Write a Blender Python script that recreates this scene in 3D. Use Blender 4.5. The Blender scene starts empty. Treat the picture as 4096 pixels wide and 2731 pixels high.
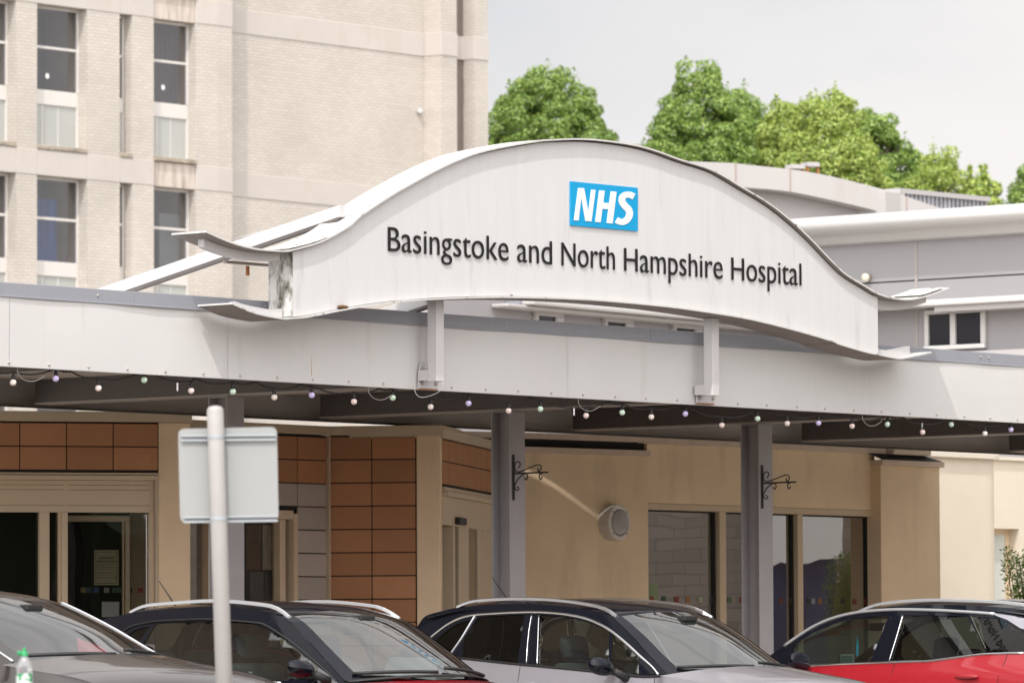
import bpy, bmesh, math, random
from mathutils import Vector, Matrix
from mathutils.geometry import delaunay_2d_cdt, tessellate_polygon
random.seed(7)
SC = bpy.context.scene
COL = SC.collection
R = math.radians

# ------------------------------------------------------------------ camera
CAM_H = 1.10
PITCH = math.atan(768 / 13067.0)
ROLL = -0.0045
cam = bpy.data.cameras.new('camera'); cam.lens = 200.0; cam.sensor_width = 36.0
cam.clip_start = 0.5; cam.clip_end = 3000
camo = bpy.data.objects.new('camera', cam); COL.objects.link(camo)
CM = Matrix.Rotation(math.pi / 2 + PITCH, 3, 'X') @ Matrix.Rotation(ROLL, 3, 'Z')
camo.matrix_world = Matrix.Translation((0, 0, CAM_H)) @ CM.to_4x4()
SC.camera = camo
cam.dof.use_dof = True; cam.dof.focus_distance = 43.5; cam.dof.aperture_fstop = 6.8

# ------------------------------------------------------------------ light
# light travels along 1.9*along-facade + 1*into-facade - 3*up
FPHI = R(39.4)
UF = Vector((math.sin(FPHI), math.cos(FPHI), 0)); WF = Vector((-math.cos(FPHI), math.sin(FPHI), 0))
LD = (UF * 1.9 + WF * 1.0 + Vector((0, 0, -3.0))).normalized()
SUNV = -LD
sun = bpy.data.lights.new('sun', 'SUN'); sun.energy = 2.05; sun.angle = R(1.3); sun.color = (1.0, 0.965, 0.915)
suno = bpy.data.objects.new('sun', sun); COL.objects.link(suno)
suno.rotation_euler = LD.to_track_quat('-Z', 'Y').to_euler()
suno.location = (0, 20, 60)

W = bpy.data.worlds.new('World'); SC.world = W; W.use_nodes = True
wn, wl = W.node_tree.nodes, W.node_tree.links
wn.clear()
out = wn.new('ShaderNodeOutputWorld')
sky = wn.new('ShaderNodeTexSky'); sky.sky_type = 'NISHITA'; sky.sun_disc = False
sky.sun_elevation = math.asin(SUNV.z); sky.sun_rotation = math.atan2(SUNV.x, SUNV.y)
sky.dust_density = 2.0; sky.air_density = 1.0
bg1 = wn.new('ShaderNodeBackground'); bg1.inputs[1].default_value = 0.10
wl.new(sky.outputs[0], bg1.inputs[0])
tc = wn.new('ShaderNodeTexCoord')
mp = wn.new('ShaderNodeMapping'); mp.inputs['Scale'].default_value = (3.0, 3.0, 6.0); mp.inputs['Location'].default_value = (0.3, 0.1, 0.35)
wl.new(tc.outputs['Generated'], mp.inputs[0])
nz = wn.new('ShaderNodeTexNoise'); nz.inputs['Scale'].default_value = 2.2; nz.inputs['Detail'].default_value = 6; nz.inputs['Roughness'].default_value = 0.5
wl.new(mp.outputs[0], nz.inputs[0])
cr = wn.new('ShaderNodeValToRGB')
cr.color_ramp.elements[0].position = 0.30; cr.color_ramp.elements[0].color = (0.565, 0.565, 0.585, 1)
cr.color_ramp.elements[1].position = 0.58; cr.color_ramp.elements[1].color = (0.715, 0.695, 0.685, 1)
wl.new(nz.outputs[0], cr.inputs[0])
# sky glow added behind the camera, set below the sun to fill shaded walls
vm = wn.new('ShaderNodeVectorMath'); vm.operation = 'DOT_PRODUCT'; vm.inputs[1].default_value = Vector((-.15, -.86, .48)).normalized()
wl.new(tc.outputs['Generated'], vm.inputs[0])
mx0 = wn.new('ShaderNodeMath'); mx0.operation = 'MAXIMUM'; mx0.inputs[1].default_value = 0.0
wl.new(vm.outputs['Value'], mx0.inputs[0])
pw = wn.new('ShaderNodeMath'); pw.operation = 'POWER'; pw.inputs[1].default_value = 1.3
wl.new(mx0.outputs[0], pw.inputs[0])
ma = wn.new('ShaderNodeMath'); ma.operation = 'MULTIPLY_ADD'; ma.inputs[1].default_value = 2.85; ma.inputs[2].default_value = 1.0
wl.new(pw.outputs[0], ma.inputs[0])
bg2 = wn.new('ShaderNodeBackground')
wl.new(cr.outputs[0], bg2.inputs[0]); wl.new(ma.outputs[0], bg2.inputs[1])
mixw = wn.new('ShaderNodeMixShader')
n2 = wn.new('ShaderNodeTexNoise'); n2.inputs['Scale'].default_value = 1.6; n2.inputs['Detail'].default_value = 7
mp2 = wn.new('ShaderNodeMapping'); mp2.inputs['Scale'].default_value = (1.5, 1.5, 4.0); mp2.inputs['Location'].default_value = (4.3, 2.1, 0.6)
wl.new(tc.outputs['Generated'], mp2.inputs[0]); wl.new(mp2.outputs[0], n2.inputs[0])
cr2 = wn.new('ShaderNodeValToRGB')
cr2.color_ramp.elements[0].position = 0.34; cr2.color_ramp.elements[0].color = (0.85, 0.85, 0.85, 1)
cr2.color_ramp.elements[1].position = 0.50; cr2.color_ramp.elements[1].color = (1.0, 1.0, 1.0, 1)
wl.new(n2.outputs[0], cr2.inputs[0]); wl.new(cr2.outputs[0], mixw.inputs[0])
wl.new(bg1.outputs[0], mixw.inputs[1]); wl.new(bg2.outputs[0], mixw.inputs[2])
wl.new(mixw.outputs[0], out.inputs[0])
SC.view_settings.view_transform = 'Standard'; SC.view_settings.look = 'None'
SC.view_settings.exposure = 0.39; SC.view_settings.gamma = 1.0
SC.cycles.max_bounces = 8; SC.cycles.transparent_max_bounces = 12; SC.cycles.caustics_reflective = False; SC.cycles.caustics_refractive = False

# ------------------------------------------------------------------ frames: real planes in the place, and sight lines used to measure on them
F_, PX_, PY_ = 13067.0, 1176.0, 784.0
def ray(p): return CM @ Vector(((p[0] - PX_) / F_, -(p[1] - PY_) / F_, -1.0))
CO = Vector((0, 0, CAM_H))
def c(k, x, y):
    r = 'ABCD'.index(k[0]); q = int(k[1]); off = (0, 683, 1366, 2048)[r]
    return ((q * 1024 + x / 2.296) / 1.7415, (off + y / 2.296) / 1.7415)
def cs(k, l): return [c(k, *p) for p in l]
class Fr:
    def __init__(s, ox, oy, phi):
        a = R(phi); s.o = Vector((ox, oy, 0)); s.U = Vector((math.sin(a), math.cos(a), 0)); s.W = Vector((-math.cos(a), math.sin(a), 0))
        s.rz = math.pi / 2 - a
    def hit(s, p, w):
        d = ray(p); t = (w - s.W.dot(CO - s.o)) / s.W.dot(d); X = CO + t * d
        return (s.U.dot(X - s.o), X.z)
    def hitu(s, p, u):
        d = ray(p); t = (u - s.U.dot(CO - s.o)) / s.U.dot(d); X = CO + t * d
        return (s.W.dot(X - s.o), X.z)
    def pt(s, u, w, z): return s.o + u * s.U + w * s.W + Vector((0, 0, z))
def mkf(px, d, phi): return Fr((px - PX_) / F_ * d, d, phi)
B = Fr(0, 44.4, 39.4)          # the canopy front: u along it, w into the building

# ------------------------------------------------------------------ materials
def nodes(m):
    m.use_nodes = True; return m.node_tree.nodes, m.node_tree.links
def mat(name, col, rough=0.6, metal=0.0, var=0.0, vscale=3.0, bump=0.0, bscale=60.0, coat=0.0, spec=0.5, stain=None, sscale=(4, 4, 1.2), sthr=(0.55, 0.75), stretch=None):
    m = bpy.data.materials.new(name); n, l = nodes(m); b = n['Principled BSDF']
    b.inputs['Base Color'].default_value = (*col, 1); b.inputs['Roughness'].default_value = rough; b.inputs['Metallic'].default_value = metal
    b.inputs['Coat Weight'].default_value = coat; b.inputs['Coat Roughness'].default_value = 0.03; b.inputs['Specular IOR Level'].default_value = spec
    t = n.new('ShaderNodeTexCoord'); cur = None
    if var:
        q = n.new('ShaderNodeTexNoise'); q.inputs['Scale'].default_value = vscale; q.inputs['Detail'].default_value = 8; q.inputs['Roughness'].default_value = .6
        if stretch:
            mm = n.new('ShaderNodeMapping'); mm.inputs['Scale'].default_value = stretch; l.new(t.outputs['Object'], mm.inputs[0]); l.new(mm.outputs[0], q.inputs[0])
        else: l.new(t.outputs['Object'], q.inputs[0])
        h = n.new('ShaderNodeMapRange'); h.inputs[1].default_value = .25; h.inputs[2].default_value = .75; h.inputs[3].default_value = 1 - var; h.inputs[4].default_value = 1 + var
        l.new(q.outputs[0], h.inputs[0])
        mu = n.new('ShaderNodeMix'); mu.data_type = 'RGBA'; mu.blend_type = 'MULTIPLY'; mu.inputs[0].default_value = 1; mu.inputs[6].default_value = (*col, 1)
        l.new(h.outputs[0], mu.inputs[7]); cur = mu.outputs[2]
    if stain:
        mm = n.new('ShaderNodeMapping'); mm.inputs['Scale'].default_value = sscale; l.new(t.outputs['Object'], mm.inputs[0])
        q = n.new('ShaderNodeTexNoise'); q.inputs['Scale'].default_value = 1; q.inputs['Detail'].default_value = 10; q.inputs['Roughness'].default_value = .68
        l.new(mm.outputs[0], q.inputs[0])
        h = n.new('ShaderNodeMapRange'); h.inputs[1].default_value = sthr[0]; h.inputs[2].default_value = sthr[1]; l.new(q.outputs[0], h.inputs[0])
        mu = n.new('ShaderNodeMix'); mu.data_type = 'RGBA'; mu.inputs[6].default_value = (*col, 1); mu.inputs[7].default_value = (*stain, 1)
        if cur: l.new(cur, mu.inputs[6])
        l.new(h.outputs[0], mu.inputs[0]); cur = mu.outputs[2]
    if cur: l.new(cur, b.inputs['Base Color'])
    if bump:
        q = n.new('ShaderNodeTexNoise'); q.inputs['Scale'].default_value = bscale; q.inputs['Detail'].default_value = 4; l.new(t.outputs['Object'], q.inputs[0])
        bp = n.new('ShaderNodeBump'); bp.inputs['Strength'].default_value = bump; bp.inputs['Distance'].default_value = .01; l.new(q.outputs[0], bp.inputs['Height']); l.new(bp.outputs[0], b.inputs['Normal'])
    return m
def glass(name, tint, base=0.05, rough=0.0, wave=0.0, wscale=1.5, gain=1.0):
    m = bpy.data.materials.new(name); n, l = nodes(m); n.clear(); o = n.new('ShaderNodeOutputMaterial')
    tr = n.new('ShaderNodeBsdfTransparent'); tr.inputs[0].default_value = (*tint, 1)
    gl = n.new('ShaderNodeBsdfGlossy'); gl.inputs['Roughness'].default_value = rough; gl.inputs[0].default_value = (1, 1, 1, 1)
    lw = n.new('ShaderNodeLayerWeight'); lw.inputs[0].default_value = 0.5
    p = n.new('ShaderNodeMath'); p.operation = 'POWER'; p.inputs[1].default_value = 5; l.new(lw.outputs['Facing'], p.inputs[0])
    q = n.new('ShaderNodeMath'); q.operation = 'MULTIPLY_ADD'; q.inputs[1].default_value = .95 - base; q.inputs[2].default_value = base; l.new(p.outputs[0], q.inputs[0])
    mx = n.new('ShaderNodeMixShader'); l.new(q.outputs[0], mx.inputs[0]); l.new(tr.outputs[0], mx.inputs[1]); l.new(gl.outputs[0], mx.inputs[2]); l.new(mx.outputs[0], o.inputs[0])
    if wave:
        t = n.new('ShaderNodeTexCoord'); z = n.new('ShaderNodeTexNoise'); z.inputs['Scale'].default_value = wscale; z.inputs['Detail'].default_value = 1.5; l.new(t.outputs['Object'], z.inputs[0])
        bp = n.new('ShaderNodeBump'); bp.inputs['Strength'].default_value = 1.0; bp.inputs['Distance'].default_value = wave; l.new(z.outputs[0], bp.inputs['Height']); l.new(bp.outputs[0], gl.inputs['Normal'])
    return m
def brick_mat(name, col, mortar, bw=.225, bh=.075, var=.10, stain=None, off=(0, 0, 0)):
    m = bpy.data.materials.new(name); n, l = nodes(m); b = n['Principled BSDF']; b.inputs['Roughness'].default_value = .9
    t = n.new('ShaderNodeTexCoord'); sx = n.new('ShaderNodeSeparateXYZ'); l.new(t.outputs['Object'], sx.inputs[0])
    ad = n.new('ShaderNodeMath'); ad.operation = 'ADD'; l.new(sx.outputs[0], ad.inputs[0]); l.new(sx.outputs[1], ad.inputs[1])
    cx = n.new('ShaderNodeCombineXYZ'); l.new(ad.outputs[0], cx.inputs[0]); l.new(sx.outputs[2], cx.inputs[1])
    k = n.new('ShaderNodeTexBrick'); k.inputs['Scale'].default_value = 1; k.inputs['Brick Width'].default_value = bw; k.inputs['Row Height'].default_value = bh
    k.inputs['Mortar Size'].default_value = .011; k.inputs['Mortar Smooth'].default_value = .3
    k.inputs['Color1'].default_value = (*[v * (1 + var) for v in col], 1); k.inputs['Color2'].default_value = (*[v * (1 - var) for v in col], 1); k.inputs['Mortar'].default_value = (*mortar, 1)
    l.new(cx.outputs[0], k.inputs[0])
    q = n.new('ShaderNodeTexNoise'); q.inputs['Scale'].default_value = .35; q.inputs['Detail'].default_value = 6; l.new(t.outputs['Object'], q.inputs[0])
    h = n.new('ShaderNodeMapRange'); h.inputs[1].default_value = .3; h.inputs[2].default_value = .7; h.inputs[3].default_value = .88; h.inputs[4].default_value = 1.09; l.new(q.outputs[0], h.inputs[0])
    mu = n.new('ShaderNodeMix'); mu.data_type = 'RGBA'; mu.blend_type = 'MULTIPLY'; mu.inputs[0].default_value = 1; l.new(k.outputs[0], mu.inputs[6]); l.new(h.outputs[0], mu.inputs[7])
    l.new(mu.outputs[2], b.inputs['Base Color'])
    bp = n.new('ShaderNodeBump'); bp.invert = True; bp.inputs['Strength'].default_value = .6; bp.inputs['Distance'].default_value = .01; l.new(k.outputs['Fac'], bp.inputs['Height']); l.new(bp.outputs[0], b.inputs['Normal'])
    return m
def paint(name, col, metal=0.0, rough=.35):
    m = bpy.data.materials.new(name); n, l = nodes(m); b = n['Principled BSDF']
    b.inputs['Base Color'].default_value = (*col, 1); b.inputs['Metallic'].default_value = metal; b.inputs['Roughness'].default_value = rough
    b.inputs['Coat Weight'].default_value = 1; b.inputs['Coat Roughness'].default_value = .02
    t = n.new('ShaderNodeTexCoord'); q = n.new('ShaderNodeTexNoise'); q.inputs['Scale'].default_value = 900; l.new(t.outputs['Object'], q.inputs[0])
    h = n.new('ShaderNodeMapRange'); h.inputs[3].default_value = .9; h.inputs[4].default_value = 1.1; l.new(q.outputs[0], h.inputs[0])
    mu = n.new('ShaderNodeMix'); mu.data_type = 'RGBA'; mu.blend_type = 'MULTIPLY'; mu.inputs[0].default_value = 1; mu.inputs[6].default_value = (*col, 1); l.new(h.outputs[0], mu.inputs[7]); l.new(mu.outputs[2], b.inputs['Base Color'])
    # dust
    d = n.new('ShaderNodeTexNoise'); d.inputs['Scale'].default_value = 6; d.inputs['Detail'].default_value = 8; l.new(t.outputs['Object'], d.inputs[0])
    r = n.new('ShaderNodeMapRange'); r.inputs[1].default_value = .4; r.inputs[2].default_value = .7; r.inputs[3].default_value = .02; r.inputs[4].default_value = .10; l.new(d.outputs[0], r.inputs[0]); l.new(r.outputs[0], b.inputs['Coat Roughness'])
    return m
def leafmat(name, c1, c2):
    m = bpy.data.materials.new(name); n, l = nodes(m); n.clear(); o = n.new('ShaderNodeOutputMaterial')
    g = n.new('ShaderNodeNewGeometry'); r = n.new('ShaderNodeValToRGB'); r.color_ramp.elements[0].color = (*c1, 1); r.color_ramp.elements[1].color = (*c2, 1)
    l.new(g.outputs['Random Per Island'], r.inputs[0])
    d = n.new('ShaderNodeBsdfDiffuse'); t = n.new('ShaderNodeBsdfTranslucent'); x = n.new('ShaderNodeMixShader'); x.inputs[0].default_value = .34
    l.new(r.outputs[0], d.inputs[0]); l.new(r.outputs[0], t.inputs[0]); l.new(d.outputs[0], x.inputs[1]); l.new(t.outputs[0], x.inputs[2])
    gl = n.new('ShaderNodeBsdfGlossy'); gl.inputs['Roughness'].default_value = .45; gl.inputs[0].default_value = (.9, .95, .9, 1)
    y = n.new('ShaderNodeMixShader'); y.inputs[0].default_value = .05; l.new(x.outputs[0], y.inputs[1]); l.new(gl.outputs[0], y.inputs[2]); l.new(y.outputs[0], o.inputs[0])
    return m

M = {}
M['white'] = mat('white painted panel', (.62, .61, .60), .55, var=.035, vscale=1.4, bump=.05, bscale=90, stain=(.46, .44, .42), sscale=(5, 5, .5), sthr=(.58, .93))
M['signwhite'] = mat('white sign panel', (.605, .598, .595), .5, var=.03, vscale=2.2, stretch=(6, 6, .5), bump=.04, bscale=120, stain=(.40, .39, .36), sscale=(9, 9, 1.1), sthr=(.58, .9))
M['sheet'] = mat('weathered white sheet', (.58, .565, .55), .6, var=.06, vscale=5, bump=.2, bscale=50, stain=(.13, .12, .09), sscale=(14, 14, 14), sthr=(.585, .66))
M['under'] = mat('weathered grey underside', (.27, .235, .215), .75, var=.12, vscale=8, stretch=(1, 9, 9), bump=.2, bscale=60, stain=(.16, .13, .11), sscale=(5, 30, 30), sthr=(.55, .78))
M['under2'] = mat('painted stay shade', (.12, .105, .10), .7, var=.15)  # dark tone for the shaded underside of the stays
M['lichen'] = mat('lichened white paint', (.62, .61, .59), .7, var=.08, vscale=6, stain=(.09, .09, .055), sscale=(9, 9, 5), sthr=(.44, .62))
M['lichenend'] = mat('lichen on sheet end', (.66, .64, .62), .7, var=.06, vscale=6, stain=(.10, .09, .06), sscale=(16, 22, 16), sthr=(.50, .60))
M['post'] = mat('painted steel post', (.56, .545, .545), .5, var=.04, vscale=5, stain=(.38, .3, .22), sscale=(20, 20, 4), sthr=(.7, .85))
M['rust'] = mat('rust', (.30, .12, .04), .9, var=.3, vscale=30)
M['bolt'] = mat('bolt metal', (.48, .46, .44), .5, metal=.4, var=.15, vscale=50)
M['coping'] = mat('grey coping metal', (.29, .298, .33), .5, var=.07, vscale=6, stretch=(12, 1, .8), bump=.04, stain=(.42, .40, .38), sscale=(6, 6, 20), sthr=(.66, .74))
M['steel'] = mat('grey painted steel', (.315, .30, .305), .5, var=.06, vscale=6, bump=.06, bscale=100)
M['beam'] = mat('dark grey beam', (.095, .085, .085), .6, var=.1, vscale=4)
M['ceiling'] = mat('canopy ceiling', (.50, .45, .41), .8, var=.08, vscale=2)
M['gutter'] = mat('canopy rear gutter', (.34, .315, .30), .6, var=.08, vscale=2)
M['black'] = mat('black lettering', (.008, .008, .009), .35, var=.1)
M['iron'] = mat('black wrought iron', (.012, .011, .011), .5, var=.2)
M['blue'] = mat('bright blue plate', (.0, .31, .60), .35, var=.03, vscale=4)
M['logowhite'] = mat('logo white', (.78, .77, .76), .4, var=.02)
M['cream'] = mat('cream render', (.82, .635, .43), .85, var=.085, vscale=1.6, bump=.35, bscale=220, stain=(.60, .46, .30), sscale=(3, 3, .6), sthr=(.52, .85))
M['creamlit'] = mat('sunlit cream render', (.66, .59, .49), .85, var=.04, vscale=1.6, bump=.35, bscale=200)  # lit copy of the cream render, sunlit tone put into the colour
M['stonecap'] = mat('stone coping', (.62, .50, .40), .85, var=.1, vscale=5, bump=.3, bscale=90, stain=(.16, .13, .10), sscale=(8, 8, 12), sthr=(.62, .75))
M['frame'] = mat('beige door frame', (.60, .475, .33), .45, var=.03, vscale=3)
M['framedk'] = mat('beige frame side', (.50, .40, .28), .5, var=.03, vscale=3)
M['tan'] = mat('tan metal coping', (.54, .44, .31), .5, var=.04, vscale=2)
M['orange'] = mat('terracotta tile', (.43, .205, .10), .8, var=.07, vscale=2.2, bump=.25, bscale=150)
M['greytile'] = mat('grey tile', (.42, .365, .315), .8, var=.06, vscale=2.2, bump=.25, bscale=150)
for k_ in ('orange', 'greytile'):   # each tile its own shade
    n_, l_ = nodes(M[k_]); b_ = n_['Principled BSDF']; src = b_.inputs['Base Color'].links[0].from_socket
    g_ = n_.new('ShaderNodeNewGeometry'); r_ = n_.new('ShaderNodeMapRange'); r_.inputs[3].default_value = .86; r_.inputs[4].default_value = 1.12; l_.new(g_.outputs['Random Per Island'], r_.inputs[0])
    x_ = n_.new('ShaderNodeMix'); x_.data_type = 'RGBA'; x_.blend_type = 'MULTIPLY'; x_.inputs[0].default_value = 1; l_.new(src, x_.inputs[6]); l_.new(r_.outputs[0], x_.inputs[7]); l_.new(x_.outputs[2], b_.inputs['Base Color'])
M['dark'] = mat('dark joint', (.012, .011, .010), .8, var=.1)
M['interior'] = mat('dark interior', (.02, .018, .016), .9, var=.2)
M['slot'] = mat('recess brick', (.42, .36, .31), .9, var=.08)
M['brick'] = brick_mat('buff brick', (.555, .515, .475), (.49, .43, .36), var=.05)
M['precast'] = mat('precast concrete band', (.53, .485, .45), .85, var=.05, vscale=.6, stain=(.50, .42, .34), sscale=(2, 2, .7), sthr=(.52, .85), bump=.1, bscale=20)
M['dirtyprecast'] = mat('stained precast concrete', (.60, .53, .47), .85, var=.08, vscale=1.2, stain=(.24, .20, .165), sscale=(5, 5, .8), sthr=(.45, .75))
M['sill'] = mat('stained concrete sill', (.42, .36, .29), .9, var=.15, vscale=4, stain=(.14, .12, .10), sscale=(2, 2, 8), sthr=(.45, .7))
M['wframe'] = mat('white window frame', (.66, .63, .60), .5, var=.03)
M['frost'] = mat('frosted grey panel', (.43, .44, .42), .25, var=.06, vscale=.8)
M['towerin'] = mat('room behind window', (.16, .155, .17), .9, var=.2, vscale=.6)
M['bluecurtain'] = mat('blue curtain', (.03, .12, .42), .9, var=.7, vscale=3, stretch=(4, 4, .3))
M['sticker'] = mat('white sticker', (.75, .75, .75), .6, var=.02)
M['clad'] = mat('pale grey cladding', (.295, .285, .295), .5, var=.03, vscale=.8)
M['clad2'] = mat('pale wall render', (.44, .42, .42), .6, var=.04, vscale=.5)
M['whiteroof'] = mat('white roof edge', (.55, .54, .53), .4, var=.03, vscale=.7)
M['arch'] = mat('pale curved fascia', (.44, .42, .41), .6, var=.04, vscale=.6, stain=(.40, .33, .29), sscale=(1.2, 1.2, .3), sthr=(.6, .85))
M['louvre'] = mat('grey louvre', (.36, .36, .39), .5, var=.35, vscale=5)
M['lamp'] = mat('grey lamp ring', (.64, .60, .55), .5, var=.04)
M['lens'] = mat('grey lamp lens', (.36, .335, .32), .25, var=.12, vscale=6)
M['asphalt'] = mat('asphalt', (.31, .29, .265), .9, var=.2, vscale=2, bump=.4, bscale=120)
M['paving'] = mat('pale paving', (.58, .53, .46), .9, var=.12, vscale=2, bump=.2, bscale=40)
M['line'] = mat('white road paint', (.7, .7, .68), .7, var=.08, vscale=6)
M['signback'] = mat('grey sign back', (.31, .315, .31), .5, var=.03, vscale=3)
M['signpole'] = mat('pale painted pole', (.37, .35, .34), .5, var=.05, vscale=7, stain=(.45, .38, .33), sscale=(18, 18, 3), sthr=(.66, .85))
M['railm'] = mat('sign rail', (.40, .43, .45), .4, metal=.3, var=.05)
M['pane'] = glass('tower glass', (.50, .51, .55), .16, wave=.02, wscale=.7)
M['glass'] = glass('shopfront glass', (.62, .62, .60), .06, wave=.012, wscale=.9)
M['mirrorglass'] = glass('reflective window glass', (.45, .44, .42), .36, wave=.0025, wscale=.9)
M['carglass'] = glass('clear car glass', (.55, .68, .62), .13)
M['wsglass'] = glass('windscreen glass', (.60, .72, .70), .30)
M['privacy'] = glass('tinted car glass', (.10, .105, .10), .05)
M['chrome'] = mat('chrome trim', (.75, .75, .76), .18, metal=1.0, var=.02)
M['satin'] = mat('satin aluminium rail', (.66, .67, .69), .32, metal=.75, var=.02)
M['rubber'] = mat('black rubber', (.012, .012, .012), .6, var=.15)
M['gloss'] = paint('gloss black', (.006, .007, .012)); M['gloss'].node_tree.nodes['Principled BSDF'].inputs['Specular IOR Level'].default_value = 0; M['gloss'].node_tree.nodes['Principled BSDF'].inputs['Coat Weight'].default_value = .75
M['tyre'] = mat('tyre', (.02, .02, .02), .85, var=.2)
M['seatm'] = mat('car seat fabric', (.045, .045, .05), .85, var=.15, vscale=20)
M['dash'] = mat('dashboard plastic', (.07, .075, .08), .6, var=.1, vscale=20)
M['red'] = paint('red paint', (.33, .008, .016))
M['silver'] = paint('silver lilac paint', (.36, .35, .385), .45, .35)
M['brown'] = paint('grey brown metallic paint', (.065, .058, .055), .4, .3)
M['redpaper'] = mat('red paper', (.62, .05, .07), .7, var=.05)
M['leaf'] = leafmat('leaf green', (.10, .20, .03), (.42, .55, .13))
M['leafyellow'] = leafmat('leaf yellow green', (.17, .28, .04), (.56, .64, .16))
M['leafshrub'] = leafmat('shrub leaf', (.06, .15, .02), (.26, .42, .08))
M['bark'] = mat('bark', (.09, .07, .055), .9, var=.3, vscale=6)

# ------------------------------------------------------------------ mesh building (all points given in world space)
class MB:
    def __init__(s): s.v = []; s.f = []; s.m = []
    def add(s, vs, fs, mi=0):
        b = len(s.v); s.v += [Vector(v) for v in vs]
        for f in fs: s.f.append([b + i for i in f]); s.m.append(mi)
        return s
    def box(s, fr, u0, u1, w0, w1, z0, z1, mi=0):
        if u0 > u1: u0, u1 = u1, u0
        if w0 > w1: w0, w1 = w1, w0
        if z0 > z1: z0, z1 = z1, z0
        p = [fr.pt(u, w, z) for z in (z0, z1) for (u, w) in ((u0, w0), (u1, w0), (u1, w1), (u0, w1))]
        return s.add(p, [(3, 2, 1, 0), (4, 5, 6, 7), (0, 1, 5, 4), (1, 2, 6, 5), (2, 3, 7, 6), (3, 0, 4, 7)], mi)
    def prism(s, fr, poly, w0, w1, mi=0):      # poly in (u,z), counter-clockwise seen from the front
        n = len(poly); a = sum(poly[i][0] * poly[(i + 1) % n][1] - poly[(i + 1) % n][0] * poly[i][1] for i in range(n))
        if a < 0: poly = poly[::-1]
        p = [fr.pt(u, w0, z) for u, z in poly] + [fr.pt(u, w1, z) for u, z in poly]
        tri = tessellate_polygon([[Vector((u, z, 0)) for u, z in poly]])
        fs = []
        for t in tri:
            A = [poly[i] for i in t]; ar = (A[1][0] - A[0][0]) * (A[2][1] - A[0][1]) - (A[2][0] - A[0][0]) * (A[1][1] - A[0][1])
            t = t if ar > 0 else t[::-1]
            fs.append(tuple(t)); fs.append(tuple(i + n for i in t[::-1]))
        for i in range(n): j = (i + 1) % n; fs.append((i, i + n, j + n, j))
        return s.add(p, fs, mi)
    def zprism(s, fr, poly, z0, z1, mi=0):     # poly in (u,w)
        n = len(poly); a = sum(poly[i][0] * poly[(i + 1) % n][1] - poly[(i + 1) % n][0] * poly[i][1] for i in range(n))
        if a < 0: poly = poly[::-1]
        p = [fr.pt(u, w, z0) for u, w in poly] + [fr.pt(u, w, z1) for u, w in poly]
        fs = [tuple(range(n))[::-1], tuple(range(n, 2 * n))]
        for i in range(n): j = (i + 1) % n; fs.append((i, j, j + n, i + n))
        return s.add(p, fs, mi)
    def tube(s, pts, r, n=8, mi=0, cap=True):
        pts = [Vector(p) for p in pts]; rs = r if isinstance(r, (list, tuple)) else [r] * len(pts)
        t0 = (pts[1] - pts[0]).normalized(); up = Vector((0, 0, 1)) if abs(t0.z) < .9 else Vector((1, 0, 0))
        nrm = t0.cross(up).normalized(); vs = []
        for i, p in enumerate(pts):
            t = (pts[min(i + 1, len(pts) - 1)] - pts[max(i - 1, 0)]).normalized()
            nrm = (nrm - t * nrm.dot(t)).normalized(); bb = t.cross(nrm)
            for k in range(n):
                a = 2 * math.pi * k / n; vs.append(p + (nrm * math.cos(a) + bb * math.sin(a)) * rs[i])
        fs = []
        for i in range(len(pts) - 1):
            for k in range(n): q = (k + 1) % n; fs.append((i * n + k, i * n + q, (i + 1) * n + q, (i + 1) * n + k))
        if cap: fs.append(tuple(range(n))[::-1]); fs.append(tuple(range((len(pts) - 1) * n, len(pts) * n)))
        return s.add(vs, fs, mi)
    def lathe(s, o, ax, prof, n=20, mi=0):      # prof: (r, h) along ax
        ax = Vector(ax).normalized(); up = Vector((0, 0, 1)) if abs(ax.z) < .9 else Vector((1, 0, 0)); a1 = ax.cross(up).normalized(); a2 = ax.cross(a1)
        vs = []
        for r, h in prof:
            for k in range(n): a = 2 * math.pi * k / n; vs.append(Vector(o) + ax * h + (a1 * math.cos(a) + a2 * math.sin(a)) * r)
        fs = []
        for i in range(len(prof) - 1):
            for k in range(n): q = (k + 1) % n; fs.append((i * n + k, i * n + q, (i + 1) * n + q, (i + 1) * n + k))
        fs.append(tuple(range(n))[::-1]); fs.append(tuple(range((len(prof) - 1) * n, len(prof) * n)))
        return s.add(vs, fs, mi)
    def grid(s, P, mi=0, flip=False):
        a, b = len(P), len(P[0]); vs = [q for r in P for q in r]; fs = []
        for i in range(a - 1):
            for j in range(b - 1):
                f = (i * b + j, i * b + j + 1, (i + 1) * b + j + 1, (i + 1) * b + j); fs.append(f[::-1] if flip else f)
        return s.add(vs, fs, mi)
    def build(s, name, mats, parent=None, smooth=False, bevel=0, fr=None, loc=None, solid=0, seg=2):
        me = bpy.data.meshes.new(name)
        if parent is not None: MW = parent['_m'] if False else TM[parent.name]
        else:
            l = Vector(loc) if loc is not None else sum(s.v, Vector()) / len(s.v)
            if loc is None: l.z = min(v.z for v in s.v)
            MW = Matrix.Translation(l) @ Matrix.Rotation(fr.rz if fr else 0, 4, 'Z')
        inv = MW.inverted()
        me.from_pydata([inv @ v for v in s.v], [], s.f)
        if not isinstance(mats, (list, tuple)): mats = [mats]
        for x in mats: me.materials.append(x)
        me.polygons.foreach_set('material_index', s.m)
        if smooth: me.polygons.foreach_set('use_smooth', [True] * len(s.f))
        o = bpy.data.objects.new(name, me); COL.objects.link(o)
        if parent is not None: o.parent = parent; TM[o.name] = MW
        else: o.matrix_world = MW; TM[o.name] = MW
        if solid: md = o.modifiers.new('solid', 'SOLIDIFY'); md.thickness = solid; md.offset = 0
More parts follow.
